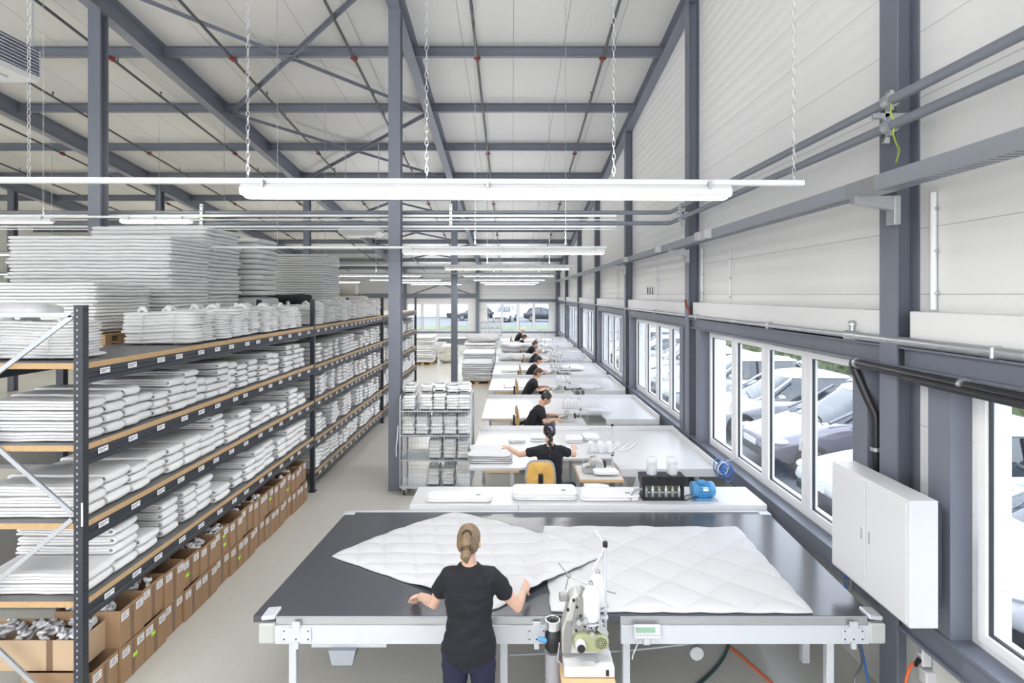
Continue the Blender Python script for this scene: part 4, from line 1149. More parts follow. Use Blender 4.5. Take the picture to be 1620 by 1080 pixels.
# counter display hanging on the rail
r2 = thing('counter_display', 'white counter with green digits clipped to the front table rail', 'display', (.985, FY0-.055, TZ-.085))
MB().cbox((0,0,0), (.20,.028,.095), Matrix.Rotation(-.15,3,'X'), bev=.008).build('casing', M['white_metal'], r2)
MB().cbox((-.015,-.0155,.02), (.14,.003,.032), Matrix.Rotation(-.15,3,'X')).build('screen', M['lcd'], r2)
m = MB()
for k in range(7): m.cbox((-.075+.025*k,-.0165,-.018), (.014,.004,.008), Matrix.Rotation(-.15,3,'X'))
for k in range(7): m.cbox((-.075+.025*k,-.0165,-.034), (.014,.004,.006), Matrix.Rotation(-.15,3,'X'))
m.build('key', M['tray'], r2)
MB().cbox((.0,.012,-.075), (.05,.012,.06), bev=.004).build('holder', M['alu'], r2)
MB().tube([(-.03,.01,-.05),(-.07,.0,-.09),(-.10,.0,-.16),(-.11,.0,-.2)], .005, 6).build('cord', M['white_metal'], r2)
m = MB().prism([(-.075,0),(.075,0),(.10,.11),(-.10,.11)], -.10, .10); tag(m.build('parts_bin', M['tray'], loc=(-1.26, 4.22, .525)), 'small grey plastic bin hanging under the front table', 'bin')
tag(MB().box(-.28,.28,-.14,.14,0,.075).build('drawer_box', M['alu'], loc=(-1.22, 4.30, .634)), 'grey drawer box fixed under the front table rail', 'drawer')

# ------------------------------------------------------------------ quilts lying on it
def quilt(name, label, P00, P10, P11, P01, nu, nv, cu, cv, th, diag=False, lift=None, shape=None):
    """P** corners on the table; cu x cv quilted cells; lift(u,v): extra height"""
    mb = MB(); V = []; n1 = nu+1
    def at_(u, v):
        p = P00*(1-u)*(1-v) + P10*u*(1-v) + P11*u*v + P01*(1-u)*v
        return shape(p, u, v) if shape else p
    def puff(u, v):
        if diag: a, b = (u*cu + v*cv)*.5, (u*cu - v*cv)*.5
        else: a, b = u*cu, v*cv
        h = abs(sin(pi*a))**.55 * abs(sin(pi*b))**.55
        e = min(1, min(u, 1-u, v, 1-v)*22)
        return h, e**.5
    for s_ in (0, 1):
        for j in range(nv+1):
            for i in range(nu+1):
                u, v = i/nu, j/nv; p = at_(u, v); h, e = puff(u, v)
                b = lift(u, v) if lift else 0
                w = noise.noise((p.x*2.4, p.y*2.4, 1.3))*.010 + noise.noise((p.x*7, p.y*7, 4))*.004
                ed = 1 + (0.010*sin(2*pi*(u*cu if min(v,1-v) < .02 else v*cv)))*0
                z = p.z + b + (.004 if s_ == 0 else .012 + th*(.12+.88*h)*e + w*e + .006*e)
                V.append((p.x, p.y, z))
    F = []; o1 = (nu+1)*(nv+1)
    for j in range(nv):
        for i in range(nu):
            a = j*n1+i
            F.append((a, a+n1, a+n1+1, a+1)); F.append((o1+a, o1+a+1, o1+a+n1+1, o1+a+n1))
    for i in range(nu):
        F.append((i, i+1, o1+i+1, o1+i)); a = nv*n1+i; F.append((a+1, a, o1+a, o1+a+1))
    for j in range(nv):
        a = j*n1; F.append((a+n1, a, o1+a, o1+a+n1)); a = j*n1+nu; F.append((a, a+n1, o1+a+n1, o1+a))
    mb.add(V, F, 0, True)
    me = mb.mesh(name, M['quilt'], merge=True)
    o = bpy.data.objects.new(name, me); col.objects.link(o)
    return tag(o, label, 'quilt')
zt = TZ + .002
def scal(k, amp, ax):
    return k
def edge_wave(cu, cv, amp):
    def f(p, u, v):
        c = Vector((.45, 4.95, 0)); 
        m_ = min(u, 1-u, v, 1-v)
        if m_ < .06:
            k = (1-m_/.06)
            q = u*cu if min(v,1-v) == m_ else v*cv
            dirn = Vector((p.x, p.y, 0))
            cc = edge_wave.c
            d = Vector((p.x-cc.x, p.y-cc.y, 0)).normalized()
            p = p + d*(amp*k*(abs(sin(pi*q))-.4))
        return p
    return f
edge_wave.c = Vector((1.3, 4.8, 0))
quilt('quilt', 'white quilt with diamond stitching lying flat on the belt table', Vector((.29,4.15,zt)), Vector((2.24,4.13,zt)), Vector((2.29,5.64,zt)), Vector((.32,5.655,zt)), 190, 150, 8, 7, .025, True, shape=edge_wave(7,6,.012))
edge_wave.c = Vector((-.35, 5.0, 0))
def lift2(u, v):
    # u: left->near corner ... rides up over the flat quilt at the +u side, raised near the hands
    p = QL*(1-u)*(1-v) + QB*u*(1-v) + QR*u*v + QT*(1-u)*v
    t = max(0, min(1, (p.x-.16)/.16)); t = t*t*(3-2*t)
    a = .048*t
    for hx, hy, hh in ((-.70,4.36,.035), (.10,4.44,.055)):
        d = sqrt((p.x-hx)**2 + (p.y-hy)**2); a += hh*math.exp(-(d/.16)**2)
    return a
QL, QB, QR, QT = Vector((-1.63,5.02,zt)), Vector((-.16,4.16,zt)), Vector((.80,4.93,zt)), Vector((-.62,6.03,zt))
def bow(p, u, v):
    f = edge_wave(5,7,.012)(p, u, v)
    # the far edges bow outwards, the near-right edge is drawn in between the hands
    k = sin(pi*v)*max(0, 1-u*3.0)*.05; f = f + Vector((-k, k*.8, 0))
    k = sin(pi*u)*max(0, (v-.6)/.4)*.10; f = f + Vector((k*.5, k, 0))
    return f
quilt('quilt', 'white square-stitched quilt being spread out by the standing woman', QL, QB, QR, QT, 170, 200, 10, 10, .024, True, lift2, bow)

# ================================================================== overlock machine at the front table
def thread_cone(loc, label, r_=.05, h=.17, group='thread cones', parent=None):
    o = thing('thread_cone', label, 'thread cone', loc, 0, group)
    MB().lathe([(r_*.9,.004),(r_,.012),(r_*.98,h*.72),(r_*.80,h*.86),(r_*.42,h*.97),(r_*.28,h)], n=20).build('thread', M['cone'], o)
    MB().lathe([(r_*.26,h*.99),(r_*.24,h*1.10),(r_*.12,h*1.10),(r_*.12,h)], n=12).build('core_tip', M['galv'], o)
    return o
r = thing('overlock_machine', 'cream overlock sewing machine with olive belt cover at the front table', 'sewing machine', (.50, 3.86, 0))
# coordinates from the root
m = MB(); m.cbox((.02,.0,.735), (.34,.26,.07), bev=.006); m.cbox((.14,-.132,.735), (.02,.004,.04), mi=1); m.build('base_frame', [M['white_metal'], M['black']], r)
MB().cbox((.01,-.06,.672), (.36,.30,.05), bev=.004).build('board', M['wood_board'], r)
for (x, y) in ((-.12,.08),(.16,.08)): MB().cbox((x,y,.323), (.045,.045,.646)).build('leg', M['white_metal'], r)
m = MB()    # body casting
m.prism([(-.155,.79),(.10,.79),(.12,.90),(.10,1.0),(.06,1.10),(.0,1.18),(-.06,1.20),(-.10,1.16),(-.13,1.02),(-.155,.95)], -.02, .12)
body = m.build('body', M['machine'], r)
mod = body.modifiers.new('round', 'BEVEL'); mod.width = .014; mod.segments = 3
m = MB().prism([(-.09,1.0),(-.05,1.19),(-.01,1.19),(.08,1.02),(.07,.95),(-.05,.93)], -.045, -.02); fp = m.build('face_plate', M['machine_grey'], body)
m = MB()
for (x, z) in ((-.055,1.13),(-.03,1.07),(.0,1.0),(.04,.99),(-.06,.97),(.02,1.1)): m.cyl((x,-.052,z),(x,-.044,z), .009, n=10)
m.build('screw', M['black'], body)
for i, (x, z) in enumerate(((-.045,1.04),(.0,1.05),(.045,.96))):
    MB().lathe([(.004,0),(.018,0),(.018,.012),(.010,.014),(.010,.03),(.004,.034)], (x,-.082,z), 'y', 14).build('tension_dial', M['galv'], body)
m = MB().prism([(-.075,.86),(-.04,.835),(.11,.835),(.155,.86),(.165,.91),(.145,.945),(.0,.965),(-.06,.955),(-.085,.91)], -.075, -.012); bc = m.build('belt_cover', M['olive'], r)
mod = bc.modifiers.new('round', 'BEVEL'); mod.width = .016; mod.segments = 3
m = MB()
for ring_, nn in ((.012,5),(.024,10),(.036,15)):
    for k in range(nn):
        a = 2*pi*k/nn; m.cyl((.105+ring_*cos(a), -.079, .90+ring_*sin(a)), (.105+ring_*cos(a), -.0755, .90+ring_*sin(a)), .004, n=6)
m.build('vent_grille', M['black'], bc)
MB().lathe([(.036,0),(.038,-.03),(.030,-.045),(.014,-.047),(.014,-.05)], (-.035,-.076,.895), 'y', 22).build('hand_wheel', M['white_metal'], r)
MB().lathe([(.027,0),(.027,-.004),(.012,-.006)], (-.035,-.124,.893), 'y', 18).build('wheel_hub', M['black'], r)
m = MB().cbox((-.14,.03,1.16), (.06,.05,.05), bev=.006); m.build('lamp_head', M['machine_grey'], body); m = MB(); m.cbox((-.02,-.02,1.215), (.02,.02,.06), Matrix.Rotation(.4,3,'Y')); m.build('presser_arm', M['machine_grey'], body)
m = MB().prism([(.08,.98),(.15,.92),(.16,.955),(.10,1.03)], -.06, -.03); m.tube([(.07,-.055,1.07),(.12,-.06,1.0),(.15,-.06,.95)], .006, 6); m.build('looper_arm', M['galv'], body)
# thread stand
ts = MB().tube([(.155,.05,.70),(.155,.05,1.52)], .012, 12); so = ts.build('stand_pole', M['alu'], r)
m = MB().tube([(.155,.05,1.50),(.06,-.0,1.36)], .008, 8); m.tube([(.155,.05,1.51),(.09,.10,1.60)], .007, 8); m.build('stand_arm', M['alu'], so)
MB().cyl((.155,.05,1.50),(.155,.05,1.535), .018, n=12).build('pole_cap', M['black'], so)
m = MB().lathe([(.075,0),(.08,.008),(.02,.012)], (.045,-.01,1.015), n=22); m.lathe([(.075,0),(.08,.008),(.02,.012)], (.11,.09,1.06), n=22); m.cbox((.10,.03,1.02), (.14,.03,.02)); m.build('cone_tray', M['alu'], so)
m = MB().tube([(.155,.05,1.19),(.23,.05,1.17)], .005, 6); m.build('guide_pin', M['machine_grey'], so); m = MB(); m.tube([(.02,.0,1.26),(-.10,.06,1.29)], .005, 6); m.tube([(-.10,.06,1.29),(-.17,.08,1.37)], .0045, 6); m.tube([(-.10,.06,1.29),(-.13,.0,1.22)], .0045, 6); m.ball((-.10,.06,1.29), .016, 10, 6); m.build('thread_guide', M['machine_grey'], so)
m = MB().prism([(-.145,.80),(-.10,.80),(-.085,.88),(-.095,1.02),(-.125,1.02),(-.145,.94)], -.032, -.0205); m.build('side_cover', M['machine_grey'], body)
m = MB().cbox((.035,-.035,.985), (.085,.03,.055), bev=.004); m.build('tension_block', M['machine_grey'], body)
m = MB().cbox((.105,-.03,.985), (.05,.05,.05), bev=.004); m.build('knife_block', M['black'], body)
for i, (x, z, ang) in enumerate(((.075,1.055,.7),(.10,1.03,.55),(.05,1.09,.9))):
    MB().cbox((x,-.05,z), (.07,.008,.010), Matrix.Rotation(ang,3,'Y'), bev=.002).build('lever', M['galv'], body)
for i, (x, z) in enumerate(((-.115,1.1),(-.075,1.165),(.0,1.115))):
    MB().cyl((x,-.034,z),(x,-.02,z), .010, n=10).build('bolt', M['black'], body)
MB().tube([(-.02,.0,1.20),(.0,-.02,1.245),(-.03,-.02,1.26)], .006, 8).build('lift_lever', M['machine_grey'], body)
for k in range(3):
    MB().tube([(.10-.02*k,-.0,1.12),(.06-.02*k,-.07,1.09),(-.0+.01*k,-.08,1.05),(.02+.02*k,-.06,.98)], .0022, 5).build('thread', M['cone'], so)
thread_cone((.50+.045, 3.86-.01, 1.03), 'front white thread cone on the overlock machine stand', .066, .235)
thread_cone((.50+.11, 3.86+.09, 1.074), 'rear white thread cone on the overlock machine stand', .064, .22)
m = MB().tube([(-.17,0,.86),(-.19,-.05,.77),(-.10,-.10,.70),(.03,-.10,.72),(.09,-.07,.80)], .006, 8); m.build('air_hose', M['machine_grey'], r)
r3 = thing('dust_extractor', 'black suction funnel with ribbed grey hose beside the overlock machine', 'extractor', (.285, 3.90, 0))
MB().lathe([(.035,.78),(.055,.80),(.055,.90),(.03,.94)], n=18).build('funnel', M['black'], r3)
MB().lathe([(.03,.92),(.05,.935),(.052,.995),(.046,.995),(.044,.94)], n=18).build('collar', M['chrome'], r3)
MB().lathe([(.056 if k % 2 else .048, .02+.0215*k) for k in range(36)], n=18).build('ribbed_hose', M['grey_hose'], r3)
MB().tube([(-.05,-.02,.86),(-.085,-.03,.875),(-.105,-.03,.88)], [.02,.016,.014], 10).build('valve_knob', M['blue'], r3)

# ================================================================== electrical wall cabinet
r = thing('wall_cabinet', 'white two-door metal cabinet fixed to the nearest wall column', 'cabinet', (2.715, 4.11, 1.07))
MB().cbox((0,0,.42), (.19,.89,.84), bev=.004).build('body', M['white_metal'], r)
for sg, nm in ((1, 'door'), (-1, 'door')):
    d_ = MB().cbox((-.098, sg*.2155, .42), (.016,.423,.80), bev=.004).build('door', M['white_metal'], r)
    yh = sg*.045
    MB().cbox((-.1065, yh, .42), (.003,.022,.085), bev=.001).build('handle_recess', M['tray'], d_)
    MB().cbox((-.109, yh, .43), (.006,.010,.055), bev=.001).build('handle', M['galv'], d_)
for y in (-.3, .3): MB().cbox((.15, y, .42), (.12,.05,.7)).build('mounting_rail', M['rack'], r)
# sockets, cables by the window wall
r = thing('wall_socket', 'white double socket on the nearest column below the cabinet', 'socket', (3.04, 4.10, .62))
MB().cbox((0,0,0), (.07,.06,.16), bev=.008).build('casing', M['white_metal'], r)
for z in (-.035,.035): MB().lathe([(.024,0),(.024,-.004),(.018,-.004),(.018,-.001)], (-.035,0,z), 'x', 14).build('outlet', M['tray'], r)
r = thing('socket_box', 'white junction box just below the double socket', 'socket', (3.06, 4.08, .47))
MB().cbox((0,0,0), (.10,.08,.10), bev=.008).build('casing', M['white_metal'], r)
def cable(name, label, pts, rad, m, cat='cable'):
    P = [Vector(p) for p in pts]; out = []
    for i in range(len(P)-1):
        p0, p1, p2, p3 = P[max(i-1,0)], P[i], P[i+1], P[min(i+2,len(P)-1)]
        for k in range(6):
            t = k/6
            out.append(.5*((2*p1) + (p2-p0)*t + (2*p0-5*p1+4*p2-p3)*t*t + (3*p1-p0-3*p2+p3)*t**3))
    out.append(P[-1]); b = out[0].copy()
    o = MB().tube([q-b for q in out], rad, 7).build(name, m, loc=b)
    return tag(o, label, cat)
cable('power_cable', 'orange cable with black plug leaving the double socket', [(2.95,4.085,.565),(2.90,4.06,.54),(2.83,4.0,.44),(2.74,3.85,.25),(2.66,3.75,.02),(2.4,3.8,.012),(2.2,4.6,.012),(2.0,5.2,.012)], .010, M['orange_cable'])
tag(MB().cyl((0,0,0),(-.05,-.02,-.03), .018, .014, n=12).build('plug', M['black'], loc=(3.0,4.095,.585)), 'black plug in the double socket', 'plug')
cable('green_hose', 'dark green hose snaking over the floor under the front table', [(2.3,5.6,.5),(2.1,5.3,.15),(1.9,5.0,.016),(1.5,4.6,.016),(1.1,4.35,.016),(.6,4.25,.016),(-.2,4.3,.016)], .015, M['green_cable'], 'hose')
cable('blue_air_hose', 'pale blue air hose slung under the front table', [(2.0,4.25,.70),(1.6,4.28,.62),(1.25,4.3,.56),(.85,4.3,.52),(.3,4.3,.50),(-.02,4.25,.52)], .009, M['tray'], 'hose')
tag(MB().lathe([(.05,0),(.05,.03),(.02,.035)], (0,0,0), 'y', 16).build('pulley_knob', M['galv'], loc=(1.36, FY0-.02, .63)), 'small round tension knob under the front table rail', 'knob')
cable('blue_cable', 'blue cable hanging down the wall behind the front table', [(2.98,5.0,1.0),(2.95,4.9,.6),(2.9,4.6,.3),(2.85,4.4,.02)], .010, M['blue_cable'])
cable('grey_cable', 'grey cable beside the blue one behind the front table', [(2.97,4.86,1.0),(2.9,4.75,.55),(2.8,4.45,.35),(2.65,4.3,.3),(2.6,4.25,.02)], .009, M['machine_grey'])
r = thing('cable_coil', 'coil of blue cable hanging at the wall behind the white tables', 'cable', (2.78, 7.3, .98))
for k in range(9):
    a = (k-4)*.09; pts = []
    for q in range(18):
        th = 2*pi*q/18; pts.append((.075*cos(th)*cos(a)+.035*sin(k*2.1), .03*(k-4)+.03*cos(th), .085*sin(th)*(1+.25*sin(k*1.7))+.03*cos(k*3.3)))
    MB().tube(pts, .007, 5, closed=True).build('loop', M['blue_cable'] if k not in (2,6) else M['white_metal'], r)
MB().tube([(.0,.0,.10),(.19,.0,.14)], .008, 6).build('hook', M['galv'], r)

# ================================================================== narrow white table with the pneumatic unit
NZ = .95
r = thing('narrow_table', 'long narrow white table behind the dark belt table', 'table', (.845, 6.44, 0))
MB().cbox((0,0,NZ-.02), (3.95,.57,.04), bev=.004).build('tabletop', M['laminate'], r)
MB().cbox((.6,-.292,NZ-.045), (2.74,.02,.09), bev=.003).build('front_lip', M['laminate_edge'], r)
MB().cbox((-1.375,-.292,NZ-.045), (1.2,.02,.09), bev=.003).build('front_lip', M['laminate_edge'], r)
for x in (-1.8,-.4,.7,1.85):
    for y in (-.2,.22): MB().cbox((x,y,(NZ-.04)/2), (.05,.05,NZ-.04)).build('leg', M['alu'], r)
def soft_fold(x, y, z, lx, ly, h, layers, seed, label, rz=0, m='cloth', tagged=True):
    r = thing('folded_cloth', label, 'folded textile', (x,y,z), rz)
    layered_block(MB(), lx, ly, h, layers, seed, .012, 44, .016).build('cloth', M[m], r) if False else None
    mb = layered_block(MB(), lx, ly, h, layers, seed, .012, 44, .016); c = mb.build('cloth', M[m], r)
    MB().cbox((lx*.3,-ly*.2,h+.008),(.05,.012,.004)).build('size_tag', M['black'], r)
    return r
p = onz(725,796,NZ); soft_fold(p.x, 6.32, NZ+.002, .72, .24, .055, 2, 5, 'white folded cloth on the narrow table behind the spread quilt')
p = onz(862,791,NZ); soft_fold(p.x, 6.40, NZ+.002, .72, .30, .085, 3, 6, 'thicker white folded cloth at the middle of the narrow table')
p = onz(962,792,NZ); soft_fold(p.x+.03, 6.38, NZ+.002, .66, .28, .06, 2, 7, 'white folded cloth beside the black pneumatic unit')
r = thing('pneumatic_unit', 'black pneumatic valve unit with two clear cups on the narrow table', 'machine', (1.71, 6.36, NZ))
m = MB()
for x in (-.22,.22): m.cbox((x,0,.11), (.03,.16,.20), bev=.004)
m.cbox((0,0,.012), (.48,.2,.022), bev=.003); m.build('stand', M['black'], r)
MB().cbox((0,0,.22), (.50,.20,.10), bev=.006).build('manifold', M['black'], r)
MB().cbox((.02,.05,.09), (.38,.04,.07), bev=.004).build('circuit_board', M['olive'], r)
for k in range(6): MB().lathe([(.018,0),(.022,.01),(.022,.09),(.012,.11),(.008,.15)], (-.19+.075*k, -.05, .025), n=12).build('valve', M['galv'] if k % 2 else M['machine_grey'], r)
for x in (-.115,.12):
    MB().lathe([(.055,0),(.06,.01),(.062,.16),(.066,.17),(.062,.19),(.05,.19)], (x,0,.271), n=20).build('cup', M['jar'], r)
    MB().lathe([(.04,0),(.042,.10),(.02,.11)], (x,0,.275), n=16).build('filter_insert', M['cone'], r)
    MB().cyl((x-.05,0,.385),(x+.06,0,.385), .007, n=8).build('cup_bolt', M['wood'], r)
MB().tube([(-.22,-.06,.12),(-.32,-.08,.12),(-.37,-.10,.06),(-.38,-.12,.012)], .013, 8).build('hose', M['grey_hose'], r)
for s_ in (-1,1): MB().tube([(s_*.05,-.1,.23),(s_*.12,-.14,.27),(s_*.02,-.13,.31),(-s_*.06,-.1,.30)], .005, 6).build('tube', M['black'], r)
r = thing('electric_motor', 'blue electric motor with white nameplate on the narrow table', 'motor', (2.17, 6.34, NZ))
MB().lathe([(.05,-.13),(.085,-.125),(.088,-.07),(.082,-.065),(.082,.065),(.088,.07),(.088,.11),(.07,.13),(.03,.135)], (0,0,.105), 'x', 24).build('housing', M['blue'], r)
f = MB()
for k in range(16):
    a = 2*pi*k/16; f.cbox((0, .084*cos(a), .105+.084*sin(a)), (.12,.004,.014), Matrix.Rotation(a-pi/2,3,'X'))
f.build('cooling_rib', M['blue'], r)
MB().cbox((0,0,.012), (.19,.15,.022), bev=.003).build('foot', M['blue'], r)
MB().cbox((.01,-.075,.13), (.055,.02,.04), Matrix.Rotation(-.35,3,'X')).build('nameplate', M['card'], r)
MB().cbox((-.02,-.03,.195), (.08,.07,.04), bev=.006).build('terminal_box', M['blue'], r)
MB().cbox((.0,.0,.0015), (.30,.20,.003)).build('base_sheet', M['tray'], r)
MB().tube([(-.13,-.03,.06),(-.2,-.05,.05),(-.26,-.05,.02),(-.22,-.09,.01),(-.13,-.07,.03)], .005, 6).build('cord', M['black'], r)

# ================================================================== white sewing tables
TBZ = .85
TABY = [7.77, 10.87, 14.1, 16.95, 19.95, 22.9, 25.9, 28.9]
TABN = ['first','second','third','fourth','fifth','sixth','seventh','eighth']
def make_table(label, y, nr):
  r = thing('sewing_table', label, 'table', (1.13, y, 0), group='white sewing tables')
  X0, X1, D = -1.73, 1.74, 2.2
  top = [(X0,0),(-1.02,0),(-.74,.14),(-.66,.46),(nr-.03,.46),(nr,-.02),(X1,-.02),(X1,D),(X0+.02,D)]
  MB().prism(top, TBZ-.035, TBZ, axis='z').build('tabletop', M['laminate'], r)
  MB().box(X1-.022, X1, -.04, D, TBZ+.001, TBZ+.075).build('side_rim', M['laminate_edge'], r)
  MB().box(X0+.02, X1-.023, D-.022, D, TBZ+.001, TBZ+.075).build('back_rim', M['laminate_edge'], r)
  MB().box(nr+.005, X1, -.042, -.021, TBZ-.11, TBZ).build('front_fascia', M['laminate_edge'], r)
  for (x, y) in ((X0+.6,.12),(X0+.1,D-.15),(nr+.09,.1),(X1-.25,.12),(X1-.12,D-.15),(-.1,D-.15)):
      MB().cbox((x,y,(TBZ-.035)/2+.001), (.055,.055,TBZ-.037)).build('leg', M['alu'], r)
  MB().cbox((X0+.95,.14,.18), (.66,.04,.05)).build('cross_bar', M['alu'], r)
  MB().cbox((X0+.45,.05,TBZ-.052), (.5,.10,.03)).build('wooden_ledge', M['wood_board'], r)
  return r
tables = [make_table('first white sewing table, behind the narrow table', TABY[0], .37), make_table('second white sewing table counted from the narrow table', TABY[1], .70)]
r = tables[1]
for i, y in enumerate(TABY[1:]):
    if i == 0: continue
    tables.append(copy_tree(r, loc=(1.13, y, 0), label=f'{TABN[i+1]} white sewing table counted from the narrow table'))
# machine stations standing in front of the tables
def make_station(label):
    r = thing('sewing_machine', label, 'sewing machine', (0,0,0), group='sewing machines on wooden boards')
    MB().cbox((0,0,.775), (.60,.62,.045), bev=.006).build('board', M['wood_board'], r)
    MB().cbox((0,.0,.7985), (.56,.58,.002)).build('board_top', M['laminate'], r)
    for x in (-.24,.24): MB().cbox((x,.1,.376), (.06,.40,.75)).build('leg', M['alu'], r)
    b = MB().prism([(-.22,.80),(.06,.80),(.08,.86),(.06,.95),(-.02,1.0),(-.10,.99),(-.13,.90),(-.22,.88)], -.06, .12).build('body', M['machine'], r)
    mod = b.modifiers.new('round', 'BEVEL'); mod.width = .012; mod.segments = 2
    MB().lathe([(.02,0),(.055,.0),(.055,.03),(.02,.035)], (.08,.03,.90), 'x', 18).build('hand_wheel', M['black'], r)
    MB().prism([(-.20,.885),(-.06,.885),(-.05,.925),(-.18,.91)], -.10, -.061).build('sewing_head', M['machine_grey'], r)
    for k in range(3): MB().lathe([(.004,0),(.016,0),(.016,.012),(.004,.02)], (-.06+.045*k,-.079,.955-.012*k), 'y', 10).build('tension_dial', M['galv'], r)
    m = MB().tube([(.22,.12,.80),(.22,.12,1.42)], .011, 8); so = m.build('stand_pole', M['alu'], r)
    m = MB().tube([(.22,.12,1.38),(-.12,.12,1.38)], .006, 6); 
    for k in range(3): m.tube([(-.08+.12*k,.12,1.38),(-.08+.12*k,.06,1.36)], .005, 5)
    m.build('thread_guide', M['galv'], so)
    MB().cyl((.22,.12,1.41),(.22,.12,1.44), .017, n=10).build('pole_cap', M['black'], so)
    MB().cbox((.05,.13,1.03), (.40,.12,.012), bev=.003).build('cone_tray', M['alu'], so)
    MB().cbox((.22,.12,1.02), (.035,.035,.05)).build('tray_clamp', M['black'], so)
    return r
STX = [.0]*8
stations = []
for i in range(8):
    sx = [1.13+.07, 1.13+.0, 1.25, 1.30, 1.42, 1.45, 1.3, 1.3][i]; sy = TABY[i]-.02
    lb = f'sewing machine on a wooden board at the {TABN[i]} white table'
    if i == 0: s_ = make_station(lb); s_.location = (sx, sy, 0)
    else: s_ = copy_tree(stations[0], loc=(sx, sy, 0), label=lb)
    stations.append(s_)
cone0 = None
for i in range(8):
    b = stations[i].location
    for k in range(3 if i < 6 else 2):
        loc = (b.x-.08+.13*k, b.y+.13, 1.037); lb = f'white thread cone, {ORD[k]} on the thread stand at the {TABN[i]} white table'
        if cone0 is None: cone0 = thread_cone(loc, lb, .047, .17)
        else: copy_tree(cone0, loc=loc, label=lb)

# work chairs
def make_chair(label):
    """faces +y"""
    r = thing('work_chair', label, 'chair', (0,0,0), group='wooden work chairs')
    for k in range(5):
        a = 2*pi*k/5 + .3; e = Vector((.28*cos(a), .28*sin(a), .06))
        MB().tube([(0,0,.12), e*.5+Vector((0,0,.06)), e], [.03,.024,.018], 8).build('base_arm', M['black'], r)
        MB().cyl(e+Vector((-.0,0,-.035)) + Vector((-.02*sin(a),.02*cos(a),0)), e+Vector((0,0,-.035)) - Vector((-.02*sin(a),.02*cos(a),0)), .0249, n=10).build('caster', M['rubber'], r)
    MB().cyl((0,0,.11),(0,0,.506), .028, n=12).build('gas_column', M['black'], r)
    s_ = MB(); rings = []
    def rrr(hx, hy, z, n=28):
        out = []
        for k in range(n):
            a = 2*pi*k/n; c, s__ = cos(a), sin(a); q = (abs(c)**4+abs(s__)**4)**(-.25); out.append((c*q*hx, s__*q*hy, z))
        return out
    s_.loft([rrr(.15,.15,.505), rrr(.205,.20,.515), rrr(.215,.21,.535), rrr(.20,.195,.546)]); s_.build('seat', M['chair_wood'], r)
    def back(hx, hz, y, n=28):
        out = []
        for k in range(n):
            a = 2*pi*k/n; c, s__ = cos(a), sin(a); q = (abs(c)**4+abs(s__)**4)**(-.25)
            z = s__*q*hz; x = c*q*hx*(1 - .12*(z/hz))
            out.append((x, y - .05*(x/hx)**2*-1 - .04*z, 1.0+z))
        return out
    b = MB().loft([back(.03,.03,-.238), back(.09,.09,-.238), back(.15,.145,-.238), back(.172,.165,-.235), back(.172,.165,-.215), back(.15,.145,-.212), back(.09,.09,-.212), back(.03,.03,-.212)]); bo = b.build('backrest', M['chair_wood'], r)
    g = MB().loft([back(.165,.16,-.231), back(.192,.186,-.229), back(.196,.19,-.224), back(.192,.186,-.219), back(.165,.16,-.217), back(.165,.16,-.231)], cap=False); g.build('backrest_rim', M['chair_grey'], bo)
    m = MB().cbox((0,-.262,.94), (.06,.04,.16), bev=.008); m.cbox((0,-.27,.86), (.05,.03,.10), bev=.006); m.build('back_bracket', M['black'], bo)
    MB().tube([(0,-.262,.86),(0,-.24,.60),(0,-.12,.51),(0,0,.50)], .016, 8).build('back_bar', M['black'], r)
    return r
# ================================================================== wire roll container
r = thing('roll_container', 'wire roll trolley loaded with white packs beside the tall column', 'trolley', (-1.245, 9.36, 0))
hx, hy = .575, .33
MB().cbox((0,0,.137), (2*hx,2*hy,.03), bev=.004).build('base_deck', M['galv'], r)
for x in (-hx+.06, hx-.06):
    for y in (-hy+.06, hy-.06):
        m = MB().cbox((x,y,.105), (.06,.06,.03)); m.cbox((x-.022,y,.07), (.006,.05,.08)); m.cbox((x+.022,y,.07), (.006,.05,.08)); c = m.build('caster_fork', M['galv'], r)
        MB().lathe([(.02,-.016),(.05,-.016),(.05,.016),(.02,.016)], (x,y,.05), 'x', 16).build('wheel', M['rubber'], c)
for x in (-hx, hx):
    m = MB().tube([(x,-hy,.15),(x,-hy,1.57),(x,-hy+.05,1.62),(x,hy-.05,1.62),(x,hy,1.57),(x,hy,.15)], .013, 8); m.build('side_tube', M['galv'], r)
    w = MB()
    for k in range(1, 9): w.cbox((x, -hy+2*hy*k/9, .86), (.005,.005,1.42))
    for k in range(1, 8): w.cbox((x, 0, .15+1.44*k/8), (.006,2*hy,.006))
    w.build('side_wire_mesh', M['galv'], r)
w = MB()
for k in range(1, 24): w.cbox((-hx+2*hx*k/24, -hy-.004, .86), (.0042,.0042,1.42))
for z in (.16,.30,.44,.58,.73,.86,.99,1.12,1.25,1.38,1.55): w.cbox((0,-hy-.004,z), (2*hx,.006,.007))
w.build('front_wire_mesh', M['galv'], r)
w = MB()
for k in range(1, 18): w.cbox((-hx+2*hx*k/18, hy+.004, .86), (.0042,.0042,1.42))
for z in (.3,.58,.86,1.12,1.38,1.55): w.cbox((0,hy+.004,z), (2*hx,.006,.007))
w.build('back_wire_mesh', M['galv'], r)
TL = [.155, .586, .983, 1.383]
for z in TL[1:]:
    MB().cbox((0,0,z-.012), (2*hx-.03,2*hy-.02,.020)).build('shelf', M['tray'], r)
